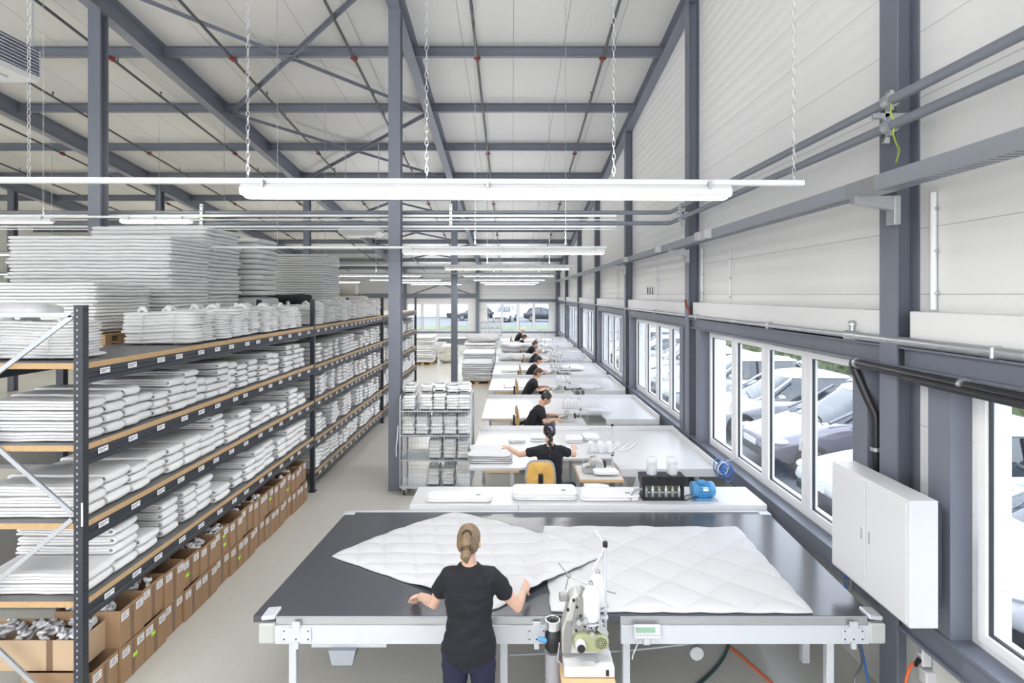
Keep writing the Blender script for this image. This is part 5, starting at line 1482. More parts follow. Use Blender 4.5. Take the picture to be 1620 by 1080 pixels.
def pack(x, y, z, h, d, w, label, seed):
    q = thing('textile_pack', label, 'packed textile', (x,y,z), group='white packs in the roll trolley')
    a = layered_block(MB(), w, d, h, 5, seed, .010, 36, .015); a.build('cloth', M['cloth'], q)
    b = layered_block(MB(), w*.8, d*.55, .022, 1, seed+1, .01, 24, .01, z0=h+.012); b.build('bag_top', M['polybag'], q)
    MB().box(-w*.34, w*.34, -d/2-.012, -d/2-.006, .0, .018).build('bag_seam', M['black'], q)
LV = ['base deck', 'second shelf', 'third shelf', 'topmost shelf']
for li, xs in enumerate(((-.05,.20), (-.02,.22,.45), (-.46,-.23,.01,.23,.45), (-.45,-.17,.05,.27,.46))):
    for k, x in enumerate(xs):
        h = (.25,.28,.27,.22)[li] + .03*((k*7+li) % 3)/2
        if li == 2: h = .29
        pack(-1.245+x, 9.36-.05, TL[li]+.004, h, .46, .205, f'white pack, {ORD[k]} along the {LV[li]} of the wire trolley', 700+li*10+k)
        if li == 3:
            pack(-1.245+x, 9.36+.0, TL[li]+.02+h+.03, .10, .40, .19, f'white pack lying over the {ORD[k]} one on the topmost trolley shelf', 760+k)
tag(MB().tube([(0,0,0),(-.01,-.01,-.2),(-.03,-.01,-.35),(-.025,0,-.5)], .008, 6).build('strap', M['card'], loc=(-1.845,9.0,1.15)), 'white strap hanging at the side of the wire trolley', 'strap')

# ================================================================== things on the white tables
def heap(name, loc, lx, ly, h, seed, label, m='cloth', n_=34, wob=.05, layers=2, cat='textile'):
    mb = layered_block(MB(), lx, ly, h, layers, seed, min(.05, h*.6), n_, wob)
    o = mb.build(name, M[m], loc=loc); return tag(o, label, cat)
b = TABY
# first table: folded quilt and textiles round the woman with the braid
p = onz(778,716,TBZ); heap('folded_quilt', (p.x-.0, b[0]+.48, TBZ+.003), .62, .60, .11, 11, 'white folded quilt at the corner of the first white table', 'quilt', 44, .04, 4, 'quilt')
for k, (px, py) in enumerate(((818,690),(850,688),(905,690),(930,686))):
    p = onz(px,py,TBZ); heap('folded_cloth', (p.x, b[0]+1.45+.1*(k%2), TBZ+.003), .26, .34, .06, 20+k, f'small white folded cloth, {ORD[k]} along the back of the first white table', 'cloth', 36, .02, 3, 'folded textile')
for k, (px, py) in enumerate(((940,692),(955,690),(975,692),(985,695))):
    p = onz(px,py+10,TBZ)
    r = thing('marking_strip', f'pale blue striped cloth strip, {ORD[k]} of four behind the thread cones', 'cloth strip', (p.x+.12, b[0]+1.0+.03*k, TBZ+.004), -.5)
    MB().cbox((0,0,.006), (.07,.52,.012), bev=.003).build('strip', M['cloth'], r); MB().cbox((0,0,.0135), (.018,.52,.002)).build('stripe', M['lcd'] if False else M['polybag'], r)
heap('plastic_film', (1.92, b[0]-.30, .0), .56, .40, .78, 31, 'heap of clear plastic film standing by the first white table', 'film', 40, .10, 1, 'plastic film')
heap('plastic_tub_load', (1.12, b[0]-.45, .60), .46, .24, .13, 33, 'white scraps in the tub under the first sewing board', 'cloth', 40, .08, 1, 'textile')
r = thing('plastic_tub', 'pale tub below the first sewing board', 'tub', (1.12, b[0]-.45, 0))
MB().prism([(-.27,.40),(.27,.40),(.30,.62),(-.30,.62)], -.15, .15).build('tub', M['white_metal'], r)
for x in (-.2,.2): MB().cbox((x,0,.20),(.04,.24,.40)).build('leg', M['alu'], r)
heap('thread_heap', (1.26, b[0]-.12, .806), .34, .20, .05, 35, 'white thread scraps on the first sewing board', 'cloth', 36, .06, 1, 'textile')
# further tables: cloths
heap('spread_cloth', (.2, b[2]+.6, TBZ+.002), .8, .5, .025, 41, 'thin white cloth lying on the third white table', 'cloth', 40, .03, 1, 'cloth')
heap('spread_cloth', (.1, b[3]+.7, TBZ+.002), .9, .7, .06, 42, 'white folded sheets on the fourth white table', 'cloth', 40, .05, 2, 'cloth')
heap('quilt_heap', (.2, b[4]+.8, TBZ+.002), 1.3, 1.0, .16, 43, 'crumpled white quilt on the fifth white table', 'quilt', 48, .12, 1, 'quilt')
heap('quilt_heap', (.38, b[5]+.9, TBZ+.002), 1.7, 1.2, .30, 44, 'larger crumpled quilt heaped on the sixth white table', 'quilt', 48, .16, 2, 'quilt')
heap('quilt_heap', (1.9, b[3]+1.0, TBZ+.002), .8, .8, .10, 45, 'white cloth heap on the window side of the fourth white table', 'cloth', 40, .10, 1, 'cloth')
heap('plastic_film', (1.75, b[1]+.5, TBZ+.002), .5, .4, .10, 46, 'clear film heap beside the second table machine', 'film', 40, .08, 1, 'plastic film')
heap('plastic_film', (2.0, b[2]+.1, TBZ+.002), .5, .5, .14, 47, 'clear film heap on the third white table', 'film', 40, .10, 1, 'plastic film')
heap('plastic_film', (2.2, b[4]+.3, TBZ+.002), .9, .6, .28, 48, 'clear film heap on the fifth white table', 'film', 40, .12, 1, 'plastic film')
# pallets with cloth in the aisle
def pallet_pile(x, y, lx, ly, h, n_, seed, nm, m='cloth_grey', wob=.03):
    pallet((x, y, .002), lx, ly, f'wooden pallet under the {nm}')
    rnd = random.Random(seed); t = h/n_
    for k in range(n_):
        o = layered_block(MB(), lx*rnd.uniform(.96,1.04), ly*rnd.uniform(.96,1.04), t*.93, 1, seed+k, min(.02,t*.5), 44, wob, zseed=seed).build('folded_sheet', M[m], loc=(x+rnd.uniform(-.02,.02), y, .126+k*t))
        tag(o, f'{ORD[k]} flat sheet up in the {nm}', 'folded textile', nm)
pallet_pile(-1.28, 20.9, 1.1, 1.3, .66, 9, 801, 'sheet pile nearest the trolley in the aisle')
pallet_pile(-1.35, 23.2, 1.25, 1.6, .80, 8, 802, 'second sheet pile in the aisle')
pallet_pile(-1.45, 26.2, 1.4, 1.6, .95, 7, 803, 'third sheet pile in the aisle', 'cloth', .06)
heap('quilt_heap', (-1.3, 26.0, 1.10), 1.4, 1.2, .28, 49, 'loose white quilt thrown over the third aisle pile', 'quilt', 48, .16, 1, 'quilt')
pallet_pile(-4.15, 26.6, .95, 1.6, 1.2, 12, 804, 'tall cloth pile past the far rack', 'cloth', .09)
heap('quilt_heap', (-3.12, 27.5, .003), .8, 1.6, .75, 50, 'slumped cream cloth heap leaning by the tall far pile', 'cloth_cream', 48, .16, 2, 'textile')
# far furniture
def desk(x, y, w, d, label):
    r = thing('desk', label, 'desk', (x,y,0))
    MB().cbox((0,0,.735), (w,d,.03), bev=.004).build('desktop', M['laminate'], r)
    for sx in (-1,1):
        for sy in (-1,1): MB().cbox((sx*(w/2-.05), sy*(d/2-.05), .36), (.05,.05,.72)).build('leg', M['alu'], r)
    MB().cbox((0,d/2-.03,.5), (w-.12,.02,.4)).build('modesty_panel', M['tray'], r)
desk(-3.5, 32.6, 2.2, .8, 'white desk against the far windows'); desk(-1.7, 33.6, 1.2, .8, 'smaller white desk beside the far cart')
r = thing('pedestal', 'white drawer pedestal in front of the far desk', 'cabinet', (-4.0, 31.2, .001))
MB().cbox((0,0,.30), (.62,.5,.60), bev=.006).build('body', M['white_metal'], r)
for k in range(3): MB().cbox((0,-.253,.12+.18*k), (.58,.012,.165), bev=.003).build('drawer', M['white_metal'], r)
r = thing('thread_rack', 'wire rack with grey trays and thread cones by the far windows', 'rack', (-1.2, 31.8, 0))
for x in (-.62,.62):
    for y in (-.2,.2): MB().cbox((x,y,.85), (.03,.03,1.7)).build('post', M['galv'], r)
for z in (.55,.95,1.35,1.68): MB().cbox((0,0,z), (1.24,.42,.025)).build('shelf', M['tray'], r)
cn = None
for z in (.965,1.365,1.695):
    for k in range(8):
        loc = (-1.2-.52+.145*k, 31.72, z+.001); lb = f'white thread cone, {ORD[k]} along the {"lower" if z < 1 else "middle" if z < 1.5 else "upper"} shelf of the far wire rack'
        if cn is None: cn = thread_cone(loc, lb, .06, .22, 'thread cones in the far rack')
        else: copy_tree(cn, loc=loc, label=lb)
# low beige cartons and odd things at the rack ends
tag(MB().cbox((0,0,.11), (.42,.30,.22), bev=.004).build('cardboard_box', M['cardboard'], loc=(-3.75, 10.55, LEV2[3]+.012+.0)), 'brown box among the pads on the fourth shelf of the middle rack', 'box') if False else None
# ================================================================== people
def voxel(mb, size, name, m, parent, smooth=3, crease=0.0, cs=7.0, fac=.5):
    o = mb.build(name, m)
    md = o.modifiers.new('v', 'REMESH'); md.mode = 'VOXEL'; md.voxel_size = size; md.use_smooth_shade = True
    if smooth:
        sm = o.modifiers.new('s', 'SMOOTH'); sm.iterations = smooth; sm.factor = fac
    dg = bpy.context.evaluated_depsgraph_get()
    me = bpy.data.meshes.new_from_object(o.evaluated_get(dg))
    old = o.data; o.modifiers.clear(); o.data = me; bpy.data.meshes.remove(old); me.name = name
    if crease:
        co = [v.co.copy() for v in me.vertices]; nn = [v.normal.copy() for v in me.vertices]
        for v, c, n_ in zip(me.vertices, co, nn):
            w = noise.noise((c.x*cs, c.y*cs, c.z*cs*2.4)) + .5*noise.noise((c.x*cs*2.2, c.y*cs*2.2, c.z*cs*4))
            v.co = c + n_*(w*crease)
    me.polygons.foreach_set('use_smooth', [True]*len(me.polygons)); me.update()
    o.parent = parent
    return o
def hand(mb, w, d, n_, thumb, curl=.5, sc=1.0, spread=1.0):
    """w wrist, d along the hand, n_ out of the palm, thumb +-1 on the side axis"""
    d = d.normalized(); n_ = (n_ - d*n_.dot(d)).normalized(); s_ = d.cross(n_).normalized()*thumb
    K = w + d*.085*sc
    mb.limb([w, w+d*.03*sc, w+d*.065*sc, K], [(.025*sc,.019*sc),(.033*sc,.017*sc),(.039*sc,.015*sc),(.037*sc,.012*sc)], s_)
    for off, L in ((.029,.072),(.010,.082),(-.010,.077),(-.028,.060)):
        p = K + s_*off*sc; pts = [p - d*.018*sc]; a = 0; dirn = (d + s_*off*2.2*spread).normalized()
        pts.append(p)
        for k in range(3):
            a += curl*(.5 if k == 0 else .85)
            q = dirn*cos(a) + n_*sin(a)
            p = p + q*(L*(.42,.32,.26)[k]*sc); pts.append(p)
        mb.limb(pts, [.0095*sc,.0098*sc,.0088*sc,.0080*sc,.0068*sc], s_, 8)
    p = w + d*.028*sc + s_*.026*sc
    q1 = (s_*.8 + d*.55 + n_*.25).normalized(); q2 = (s_*.25 + d*.85 + n_*(.3+curl*.5)).normalized()
    mb.limb([p - q1*.012*sc, p, p+q1*.036*sc, p+q1*.036*sc+q2*.030*sc, p+q1*.036*sc+q2*.052*sc], [.013*sc,.0135*sc,.011*sc,.0095*sc,.0075*sc], d, 8)
V = Vector
def figure(label, loc, rz, sp, head, f, arms, legs, hair, hair_m, skin='skin', vox=.010, male=False, sleeve=.55, hem=-.035, cls=None, scale=1.0, sw=.165):
    r = thing('person', label, 'person', loc, rz); r.scale = (scale,)*3
    pel, wai, che, nb = [V(p) for p in sp]; H = V(head); f = V(f).normalized()
    g = 1.08 if male else 1.0
    s_ = V((1,0,0)); u = s_.cross(f).normalized()
    if u.z < 0: u = -u
    Rm = Matrix((s_, f, u)).transposed()
    upd = (nb-che).normalized()
    T = [pel - V((0,0,.10 if hem < -.05 else .045)), pel, pel*.45+wai*.55, wai, wai*.5+che*.5, che, che*.45+nb*.55, nb*.85+che*.15, nb + upd*.015]
    Rr = [(.13,.095),(.168 if not male else .16,.118),(.152,.108),(.138*g,.100),(.148*g,.106),(.160*g,.112),(.158*g,.096),(.100*g,.074),(.060,.060)]
    b = MB(); b.limb(T, Rr, s_, 20)
    neck_top = H - u*.085 - f*.018
    b.limb([nb - upd*.03, nb*.5+neck_top*.5, neck_top], [(.058*g,.056*g),(.050*g,.052*g),(.050*g,.054*g)], s_, 14)
    # head: skull, jaw, nose, brow, lips, ears
    b.ball(H + u*.018 - f*.008, (.074,.094,.100), 18, 14, Rm)
    b.limb([H + f*.018 - u*.0, H + f*.030 - u*.055, H + f*.050 - u*.098], [(.066,.068),(.055,.056),(.026,.026)], s_, 14)
    b.limb([H + f*.078 + u*.022, H + f*.094 - u*.008, H + f*.104 - u*.026, H + f*.088 - u*.034], [.010,.012,.014,.012], s_, 8)
    b.limb([H + f*.078 - s_*.04 + u*.03, H + f*.090 + u*.032, H + f*.078 + s_*.04 + u*.03], [.010,.012,.010], u, 8)
    b.limb([H + f*.078 - s_*.022 - u*.062, H + f*.088 - u*.060, H + f*.078 + s_*.022 - u*.062], [.007,.010,.007], u, 8)
    for k in (-1, 1): b.ball(H + s_*k*.077 - f*.004 - u*.012, (.010,.018,.030), 10, 8, Rm)
    shl = []
    for k, (el, wr, hd, pn, curl) in zip((-1, 1), arms):
        S = nb + V((k*sw*g, 0, -.068)) - upd*.01; el, wr = V(el), V(wr); shl.append((S, el))
        m1 = S*.5+el*.5
        b.limb([S - V((k*.05,0,-.0)), S, m1, el, el*.55+wr*.45, wr], [(.046*g,.046*g),(.048*g,.046*g),(.045*g,.043*g),(.040*g,.039*g),(.039*g,.036*g),(.027*g,.022*g)], V((0,0,1)) if abs((el-S).normalized().z) < .8 else V((0,1,0)), 14)
        hand(b, wr, V(hd), V(pn), -k if True else k, curl, 1.05 if male else .98)
    for k, (hip, kn, an, toe) in zip((-1,1), legs):
        hip, kn, an = V(hip), V(kn), V(an)
        b.limb([hip + V((0,0,.03)), hip*.7+kn*.3, kn, kn*.7+an*.3, an], [.088,.082,.058,.056,.040], s_, 12)
    skin_o = voxel(b, min(vox, .0065) if vox < .009 else vox*.8, 'body', M[skin], r, 2)
    # clothes
    c = MB(); ex = .014
    hemp = pel + V((0,0,hem))
    Tc = [hemp, pel - V((0,0,.04))] + T[1:8]
    c.limb(Tc, [(.178,.128),(.180,.130)] + [(a+ex, d_+ex) for a, d_ in Rr[1:8]], s_, 20)
    for (S, el), k in zip(shl, (-1,1)):
        e = S*(1-sleeve)+el*sleeve; hint = V((0,0,1)) if abs((el-S).normalized().z) < .8 else V((0,1,0))
        c.limb([S - V((k*.09,0,-.012)), S - V((k*.02,0,-.004)), S*.5+e*.5, e], [(.072*g,.068*g),(.076*g,.072*g),(.066*g,.062*g),(.064*g,.060*g)], hint, 14)
    voxel(c, vox, 'shirt', M['shirt'], r, 4, .010 if vox < .012 else .004)
    t = MB(); t.limb([pel - V((0,0,.105 if hem < -.05 else .05)), pel - V((0,0,.03)), pel + V((0,0,.05))], [(.142,.108),(.178,.128),(.170,.12)], s_, 18)
    for k, (hip, kn, an, toe) in zip((-1,1), legs):
        hip, kn, an = V(hip), V(kn), V(an)
        t.limb([hip + V((0,0,.03)), hip*.7+kn*.3, kn, kn*.6+an*.4, an + (kn-an).normalized()*.03], [.102,.094,.070,.066,.056], s_, 14)
    voxel(t, vox*1.1, 'trousers', M['jeans'], r, 3, .006)
    for k, (hip, kn, an, toe) in zip((-1,1), legs):
        an = V(an); d = V(toe).normalized(); d.z = 0; d.normalize(); z0 = an.z - .05
        MB().limb([an - d*.06 + V((0,0,-.04)), an + V((0,0,-.032)), an + d*.09 + V((0,0,-.042)), an + d*.17 + V((0,0,-.048))], [(.036,.036),(.042,.044),(.045,.032),(.036,.022)], V((d.y,-d.x,0)), 14).build('shoe', M['shoe'], r)
    if vox < .014:
        for k in (-1,1): MB().ball(H + f*.082 + s_*k*.031 + u*.014, .0085, 10, 6).build('eye', M['eye'], r)
    # hair
    h = MB()
    top = H + u*.026 - f*.016
    h.ball(top, (.082,.098,.100), 18, 14, Rm)
    if hair == 'short': h.ball(top + u*.02 + f*.012, (.076,.09,.088), 16, 12, Rm)
    if hair == 'bob':
        h.ball(top - f*.03 - u*.06, (.086,.072,.075), 16, 12, Rm); h.ball(top + f*.05 + u*.035, (.066,.055,.06), 14, 10, Rm)
    if hair in ('ponytail', 'braid'):
        h.ball(top - f*.022 - u*.035, (.078,.076,.074), 16, 12, Rm)
    ho = MB()
    vs2 = MB()
    hair_obj = voxel(h, vox*.8, 'hair', M[hair_m], r, 3, .0035, 16)
    me = hair_obj.data      # trim the cap back from the face
    bm = bmesh.new(); bm.from_mesh(me)
    fl_ = .052 if hair in ('short',) else .050
    dead = [v for v in bm.verts if (v.co-H).dot(f) > fl_ - .35*max(0, .055-(v.co-H).dot(u)) and (v.co-H).dot(u) < .075]
    if hair == 'short': dead += [v for v in bm.verts if (v.co-H).dot(u) < -.045]
    bmesh.ops.delete(bm, geom=list(set(dead)), context='VERTS'); bm.to_mesh(me); bm.free()
    if hair == 'ponytail':
        a = top - f*.096 + u*.030
        q = MB(); q.limb([a + f*.01, a - f*.030 - u*.02, a - f*.034 - u*.055, a - f*.020 - u*.085], [.024,.036,.040,.020], s_, 12)
        q.limb([a - f*.02 - u*.083, a - f*.034 - u*.105, a - f*.040 - u*.135, a - f*.034 - u*.165 + s_*.008], [.020,.034,.036,.013], s_, 12)
        voxel(q, vox*.7, 'ponytail', M[hair_m], hair_obj, 2, .004, 20)
        for (pp, rad) in ((a - f*.006, .027), (a - f*.028 - u*.086, .025)):
            MB().tube([pp + V((rad*cos(x*2*pi/14), 0, 0)) + (u*.6-f*.5).normalized()*0 + V((0,rad*.6*sin(x*2*pi/14),rad*.8*sin(x*2*pi/14))) for x in range(14)], .0085, 6, closed=True).build('hair_band', M['hairband'], hair_obj)
    if hair == 'braid':
        a = top - f*.094 - u*.012; q = MB(); n_ = 9
        for k in range(n_):
            p = a - f*(.012 + .008*k) - V((0,0,.046*k)); p.y += 0
            q.ball(p + s_*(.012 if k % 2 else -.012), (.030-.0012*k,.026,.032), 12, 8)
        voxel(q, vox*.7, 'braid', M[hair_m], hair_obj, 1, .003, 20)
        MB().lathe([(.016,-.018),(.036,-.016),(.040,0),(.036,.016),(.016,.018)], a - f*.006, 'y', 16).build('scrunchie', M['scrunchie'], hair_obj)
    return r
stand_legs = [((-.088,0,.86),(-.10,.015,.47),(-.115,-.02,.085),(-.1,1,0)), ((.088,0,.86),(.10,.015,.47),(.12,-.01,.085),(.15,1,0))]
figure('standing woman with a dark blond ponytail in a black T-shirt, spreading a quilt', (-.295, 3.80, 0), 0,
       [(.004,-.01,.90), (.004,0,1.06), (.002,.02,1.225), (0,.035,1.395)], (-.005,.065,1.553), (.05,.93,-.30),
       [((-.255,.13,1.09), (-.395,.385,1.005), (-.45,.75,-.42), (.1,-.45,-.9), .75), ((.335,.15,1.055), (.385,.43,1.01), (.25,.85,.10), (-.75,.1,-.6), .28)],
       stand_legs, 'ponytail', 'hair_blond', vox=.0075, sleeve=.50, hem=-.075)
def seat_legs(kx=.13, ky=.44, kz=.62, ay=.40):
    return [((-.085,.05,.67),(-kx,ky,kz),(-kx,ay,.12),(0,1,0)), ((.085,.05,.67),(kx,ky,kz),(kx,ay,.12),(0,1,0))]
figure('seated woman with a long black braid and lilac scrunchie, arms spread over the table', (.50, 7.27, 0), 0,
       [(0,0,.695), (0,.03,.87), (0,.07,1.07), (0,.10,1.275)], (0,.15,1.445), (0,.92,-.38),
       [((-.40,.20,1.125), (-.55,.42,1.15), (-.35,.8,.1), (.1,0,-1), .35), ((.34,.26,1.11), (.36,.48,1.13), (.05,.9,.15), (-.1,0,-1), .4)],
       [((-.085,.05,.68),(-.14,.40,.62),(-.15,.34,.12),(0,1,0)), ((.095,.05,.68),(.31,.31,.66),(.30,.30,.12),(.4,1,0))], 'braid', 'hair_black', vox=.010, sleeve=.48)
SPN = [(0,0,.69), (0,.05,.85), (0,.15,1.02), (0,.245,1.175)]
ARMS = [((-.22,.30,.96), (-.14,.50,.99), (.15,.9,-.1), (.2,0,-1), .6), ((.22,.30,.93), (.14,.50,.97), (-.15,.9,-.1), (-.2,0,-1), .6)]
def worker(label, x, y, head=(0,.335,1.325), hair='short', hm='hair_black', male=False, skin='skin', vox=.013, tilt=(0,.80,-.6), scale=1.0, dz=0.0):
    return figure(label, (x, y, dz), -pi/2, SPN, head, tilt, ARMS, seat_legs(), hair, hm, skin, vox, male, .55, scale=scale)
worker('seated man with short black hair bending over a sewing machine', .30, 10.42, male=True, skin='skin2', vox=.011)
worker('seated woman with short dark hair sewing at the third white table', .32, 13.75, hair='bob', hm='hair_brown', head=(0,.33,1.34))
worker('seated woman with dark hair hidden behind the thread cones of the fourth table', .45, 16.55, hair='bob', hm='hair_black')
worker('seated woman with short grey hair sewing at the fifth white table', .62, 19.5, hair='short', hm='hair_grey')
worker('seated woman with brown bobbed hair at the sixth white table', .60, 22.45, hair='bob', hm='hair_brown', head=(0,.33,1.29))
worker('seated woman with dark hair at the seventh white table', .24, 25.5, hair='bob', hm='hair_black')
worker('white-haired person seated farthest back by the windows', .18, 28.5, hair='short', hm='hair_white', scale=1.10)
CH = [(.36, 7.24, 0), (.30, 10.42, -pi/2), (.32, 13.75, -pi/2), (.45, 16.55, -pi/2), (.62, 19.5, -pi/2), (.60, 22.45, -pi/2), (.24, 25.5, -pi/2), (.18, 28.5, -pi/2)]
CN = ['the woman with the braid', 'the seated man', 'the woman at the third table', 'the woman at the fourth table', 'the grey-haired woman', 'the brown-haired woman', 'the dark-haired woman at the seventh table', 'the white-haired person']
c0 = None
for (x, y, a), nm in zip(CH, CN):
    lb = f'yellow wooden work chair with grey rim under {nm}'
    if c0 is None: c0 = make_chair(lb); c0.location = (x, y, 0); c0.rotation_euler = (0,0,a)
    else: copy_tree(c0, loc=(x, y, 0), rz=a, label=lb)
# ================================================================== outside
GZ = -.12
g = MB().box(3.38, 26, -25, 60, GZ-.2, GZ).build('ground_outside', M['asphalt']); struct(g, 'asphalt car park outside the side windows')
g = MB().box(3.38, 4.1, -10, 38, GZ, GZ+.05).build('kerb_paving', M['kerb']); struct(g, 'pale paving strip along the building')
g = MB().box(17.2, 60, -60, 120, GZ-.1, GZ+.3).build('road_outside', M['kerb']); struct(g, 'pale road beyond the hedge')
g = MB().box(-40, 3.2, 36.65, 42, GZ-.2, GZ).build('path_outside', M['kerb']); struct(g, 'pale strip behind the far wall')
g = MB().prism([(42, GZ-.2), (42, GZ), (53, .5), (120, .55), (120, GZ-.2)], -60, 26, axis='x').build('yard_ground', M['asphalt']); struct(g, 'yard ground beyond the grass bank')
def hedge(name, label, x0, x1, y0, y1, z0, z1, m, step=.22, amp=.16, kind=None, cat='hedge'):
    nx, ny, nz = max(3, int((x1-x0)/step)), int((y1-y0)/step), max(3, int((z1-z0)/step))
    mb = MB(); idx = {}
    def P(i, j, k):
        if (i, j, k) not in idx:
            p = Vector((x0+(x1-x0)*i/nx, y0+(y1-y0)*j/ny, z0+(z1-z0)*k/nz))
            c = Vector(((x0+x1)/2, p.y, (z0+z1)/2)); d = (p-c).normalized()
            p += d*(amp*(noise.noise(p*3.1) + .8*noise.noise(p*8.3)))
            if k == 0: p.z = z0
            idx[(i, j, k)] = len(mb.v); mb.v.append(tuple(p))
        return idx[(i, j, k)]
    def q(a, b, c, d): mb.f.append((a, b, c, d)); mb.mi.append(0); mb.sm.append(False)
    for j in range(ny):
        for i in range(nx): q(P(i,j,nz),P(i+1,j,nz),P(i+1,j+1,nz),P(i,j+1,nz))
        for k in range(nz): q(P(0,j,k),P(0,j,k+1),P(0,j+1,k+1),P(0,j+1,k)); q(P(nx,j,k),P(nx,j+1,k),P(nx,j+1,k+1),P(nx,j,k+1))
    for i in range(nx):
        for k in range(nz): q(P(i,0,k),P(i+1,0,k),P(i+1,0,k+1),P(i,0,k+1)); q(P(i,ny,k),P(i,ny,k+1),P(i+1,ny,k+1),P(i+1,ny,k))
    return tag(mb.build(name, m), label, cat, kind=kind)
hedge('hedge', 'long clipped green hedge behind the parked cars', 14.3, 15.7, 2, 46, GZ, .85, M['hedge_leaf'], .16)
hedge('grass', 'green grass bank beyond the far windows', -16, 5, 42.2, 52, GZ, .42, M['grass'], .35, .16, 'stuff', 'grass')

def make_car(label, paint, loc, rz, L=4.3, W=1.78, Hc=1.48, hood=1.15, suv=False):
    """nose at x=0 pointing to -x, length along +x"""
    r = thing('car', label, 'car', loc, rz, 'cars parked outside')
    zb = .20; belt = .93 if not suv else 1.02
    S = [(0,.50,.55,.60),(.06,.40,.66,.72),(.25,.24,.74,.80),(.7,.20,.83,.86),(hood,.20,belt-.02,.885),(1.6,.20,belt,.89),(2.6,.20,belt+.02,.89),(3.5,.20,belt+.03,.88),(4.0,.22,belt+.02,.84),(4.22,.32,belt-.06,.76),(4.3,.45,belt-.2,.66)]
    b = MB(); rings = []
    for (x, z0, zt_, hw) in S:
        x *= L/4.3; hw *= W/1.78; zm = z0 + (zt_-z0)*.5
        half = [(hw*.0, z0), (hw*.82, z0), (hw*.97, z0+.06), (hw, zm), (hw*.985, zt_-.12), (hw*.93, zt_-.03), (hw*.80, zt_), (hw*.4, zt_+.018), (0, zt_+.025)]
        ring = [(x, y, z) for y, z in half] + [(x, -y, z) for y, z in half[-2:0:-1]]
        rings.append(ring)
    b.loft(rings); bo = b.build('body', M[paint], r)
    md = bo.modifiers.new('s', 'SUBSURF'); md.levels = 2; md.render_levels = 2
    # glass house
    gl = MB(); rings = []
    xe = 3.95 if not suv else 4.15
    lev = [(belt-.03, hood-.05, xe, .80), (belt+.2, hood+.42, xe-.14, .755), (Hc-.10, hood+.80, xe-.38, .665), (Hc-.03, hood+.98, xe-.62, .61)]
    def lvl(z, xa, xb, hw):
        out = []
        for k in range(32):
            a = 2*pi*k/32; c, s_ = cos(a), sin(a); q = (abs(c)**5+abs(s_)**5)**(-.2)
            out.append(((xa+xb)/2*L/4.3 - c*q*(xb-xa)/2*L/4.3, s_*q*hw*W/1.78*(1 - .05*(c*q)**2), z + .02*(1-(c*q)**2 if z > 1.2 else 0)))
        return out
    gl.loft([lvl(*l) for l in lev]); gl.build('windows', M['car_glass'], r) if False else gl.build('window_glass', M['car_glass'], r)
    rf = MB(); z, xa, xb, hw = lev[2]
    rf.loft([lvl(Hc-.085, xa+.03, xb-.02, hw+.012), lvl(Hc-.05, xa+.06, xb-.05, hw+.008), lvl(Hc-.01, xa+.22, xb-.22, hw-.06), lvl(Hc+.012, xa+.5, xb-.5, hw-.2)]); rf.build('roof', M[paint], r)
    for sy in (-1,1):
        def edge(k, xoff=0): return lev[k]
        pts = [((hood-.02)*L/4.3, sy*.76*W/1.78, belt-.0), ((hood+.44)*L/4.3, sy*.735*W/1.78, belt+.2), ((hood+.86)*L/4.3, sy*.655*W/1.78, Hc-.085)]
        MB().tube(pts, .032, 8).build('pillar', M[paint], r)
        for xm in (2.45,):
            MB().tube([(xm*L/4.3, sy*.812*W/1.78, belt-.02), (xm*L/4.3+.02, sy*.77*W/1.78, belt+.2), (xm*L/4.3+.04, sy*.68*W/1.78, Hc-.09)], .030, 8).build('pillar', M['black'] if True else M[paint], r)
        MB().tube([((xe-.06)*L/4.3, sy*.72*W/1.78, belt-.02), ((xe-.2)*L/4.3, sy*.70*W/1.78, belt+.2), ((xe-.46)*L/4.3, sy*.62*W/1.78, Hc-.085)], .055, 8).build('pillar', M[paint], r)
        m_ = MB().ball(((hood+.5)*L/4.3, sy*.97*W/1.78, belt+.10), (.075,.10,.065), 14, 10); mo = m_.build('mirror', M['black'] if paint == 'car_plum' else M[paint], r)
        hl = MB().ball((.24*L/4.3, sy*.66*W/1.78, .66), (.20,.15,.075), 14, 10, Matrix.Rotation(sy*.5, 3, 'Z')); hl.build('headlight', M['headlight'], r)
        MB().ball((4.16*L/4.3, sy*.68*W/1.78, .78), (.12,.10,.11), 12, 8).build('tail_lamp', M['car_lamp'], r)
        MB().cbox((2.1*L/4.3, sy*.888*W/1.78, belt-.14), (.16,.02,.025), bev=.006).build('door_handle', M['chrome'] if paint != 'car_plum' else M[paint], r)
        for xw in (.78, 3.4):
            t = MB().lathe([(.19,-.10),(.30,-.105),(.325,-.08),(.325,.08),(.30,.105),(.19,.10)], (xw*L/4.3, sy*.80*W/1.78, .325), 'y', 28); wo = t.build('tyre', M['tyre'], r)
            q = MB().lathe([(.205,.0),(.21,sy*.108),(.19,sy*.106),(.17,sy*.07),(.03,sy*.085),(.02,sy*.095)], (xw*L/4.3, sy*.80*W/1.78, .325), 'y', 24)
            for k in range(7):
                a = 2*pi*k/7; q.cbox((xw*L/4.3+.11*cos(a), sy*(.80*W/1.78+.095), .325+.11*sin(a)), (.17,.02,.03), Matrix.Rotation(-a,3,'Y'))
            q.build('wheel_rim', M['rim'], wo)
    MB().cbox((.02, 0, .40), (.06, 1.05*W/1.78, .14), bev=.02).build('grille', M['black'], r)
    MB().cbox((.0, 0, .55), (.03,.52,.11), bev=.004).build('number_plate', M['card'], r)
    MB().tube([(hood*L/4.3-.02,-.5,belt+.02),(hood*L/4.3+.10,.0,belt+.07)], .012, 6).build('wiper', M['black'], r)
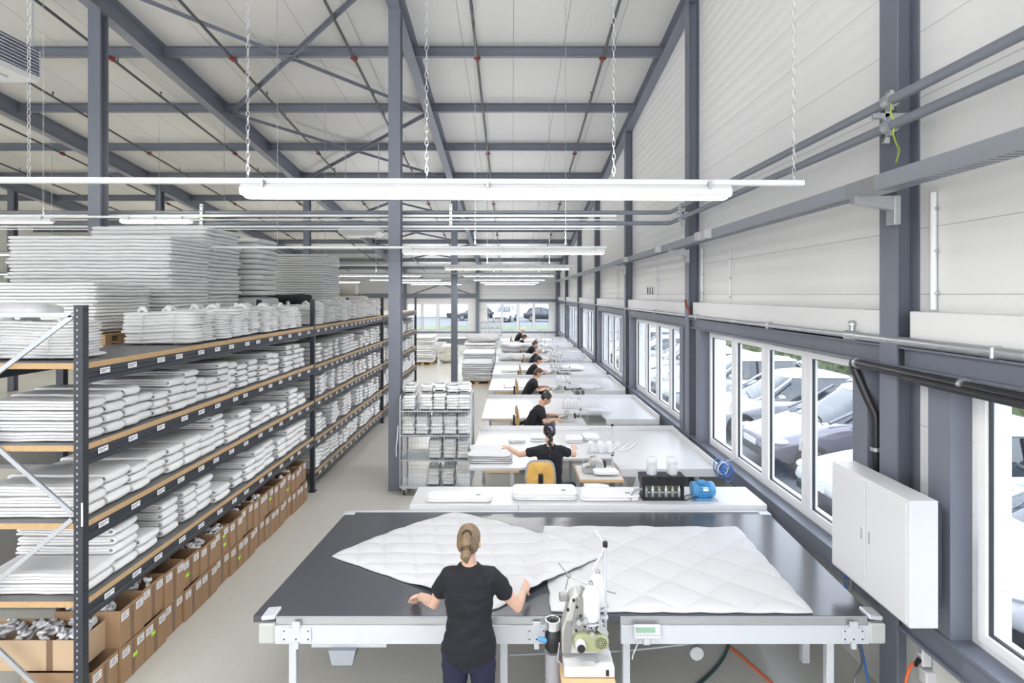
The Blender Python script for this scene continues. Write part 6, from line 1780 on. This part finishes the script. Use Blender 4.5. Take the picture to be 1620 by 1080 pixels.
    if suv:
        for sy in (-1,1): MB().tube([((hood+1.1)*L/4.3, sy*.56, Hc+.03), (2.6*L/4.3, sy*.57, Hc+.05), ((xe-.7)*L/4.3, sy*.56, Hc+.03)], .018, 8).build('roof_rail', M['chrome'], r)
    return r
CARS = [(3.1,'car_black','black',False),(5.75,'car_white','white',False),(8.35,'car_white','white',False),(11.0,'car_plum','plum grey',True),(13.7,'car_silver','silver',False),(16.4,'car_white','white',True),(19.1,'car_silver','pale silver',False),(21.8,'car_white','white',False),(25.5,'car_silver','silver',False),(28.5,'car_white','white',True)]
CL = ['black car outside the nearest side window', 'white car beside the black one at the nearest window', 'white car close to the glass behind the wall cabinet', 'plum grey car with roof rails in the middle of the large window',
      'silver car next to the plum grey car', 'white car with roof rails past the silver car', 'pale silver car at the third side window', 'white car outside the third window', 'silver car outside the farther side windows', 'white car with roof rails outside the farthest side windows']
for (y, pt, nm, sv), lb in zip(CARS, CL):
    make_car(lb, pt, (4.55 + .15*sin(y*3), y, GZ), 0, 4.35, 1.78, 1.50 if not sv else 1.58, 1.15, sv)
make_car('white car with roof rails seen through the far windows', 'car_white', (-1.2, 55.5, .52), radians(78), 4.4, 1.85, 1.66, 1.1, True)
make_car('dark car parked side-on beyond the far windows', 'car_black', (5.6, 57.5, .52), radians(170), 4.4, 1.78, 1.46)
make_car('second dark car beyond the far windows', 'car_black', (-6.2, 60, .52), radians(5), 4.4, 1.78, 1.46)
b = thing('building', 'white flat-roofed building with dark windows beyond the grass bank', 'building', (-12, 74, .5))
MB().box(-14, 14, -4, 4, 0, 7).build('wall', M['far_white'], b)
for k in range(9):
    MB().box(-12.6+2.9*k, -11.0+2.9*k, -4.03, -3.98, 1.6, 3.2).build('window', M['far_window'], b)
b = thing('building', 'pale building far beyond the parked cars behind the hedge', 'building', (46, 30, 0))
MB().box(-5, 5, -45, 30, 0, 3.0).build('wall', M['far_white'], b)
tr = thing('trailer', 'white box trailer parked beyond the far windows', 'trailer', (-5.0, 66, .5))
MB().cbox((0,0,1.9), (6.5,2.4,2.6), bev=.05).build('box_body', M['far_white'], tr)
for x in (-2.2,-1.2,2.2): MB().lathe([(.2,-.12),(.45,-.12),(.45,.12),(.2,.12)], (x,-1.0,.45), 'y', 20).build('wheel', M['tyre'], tr)
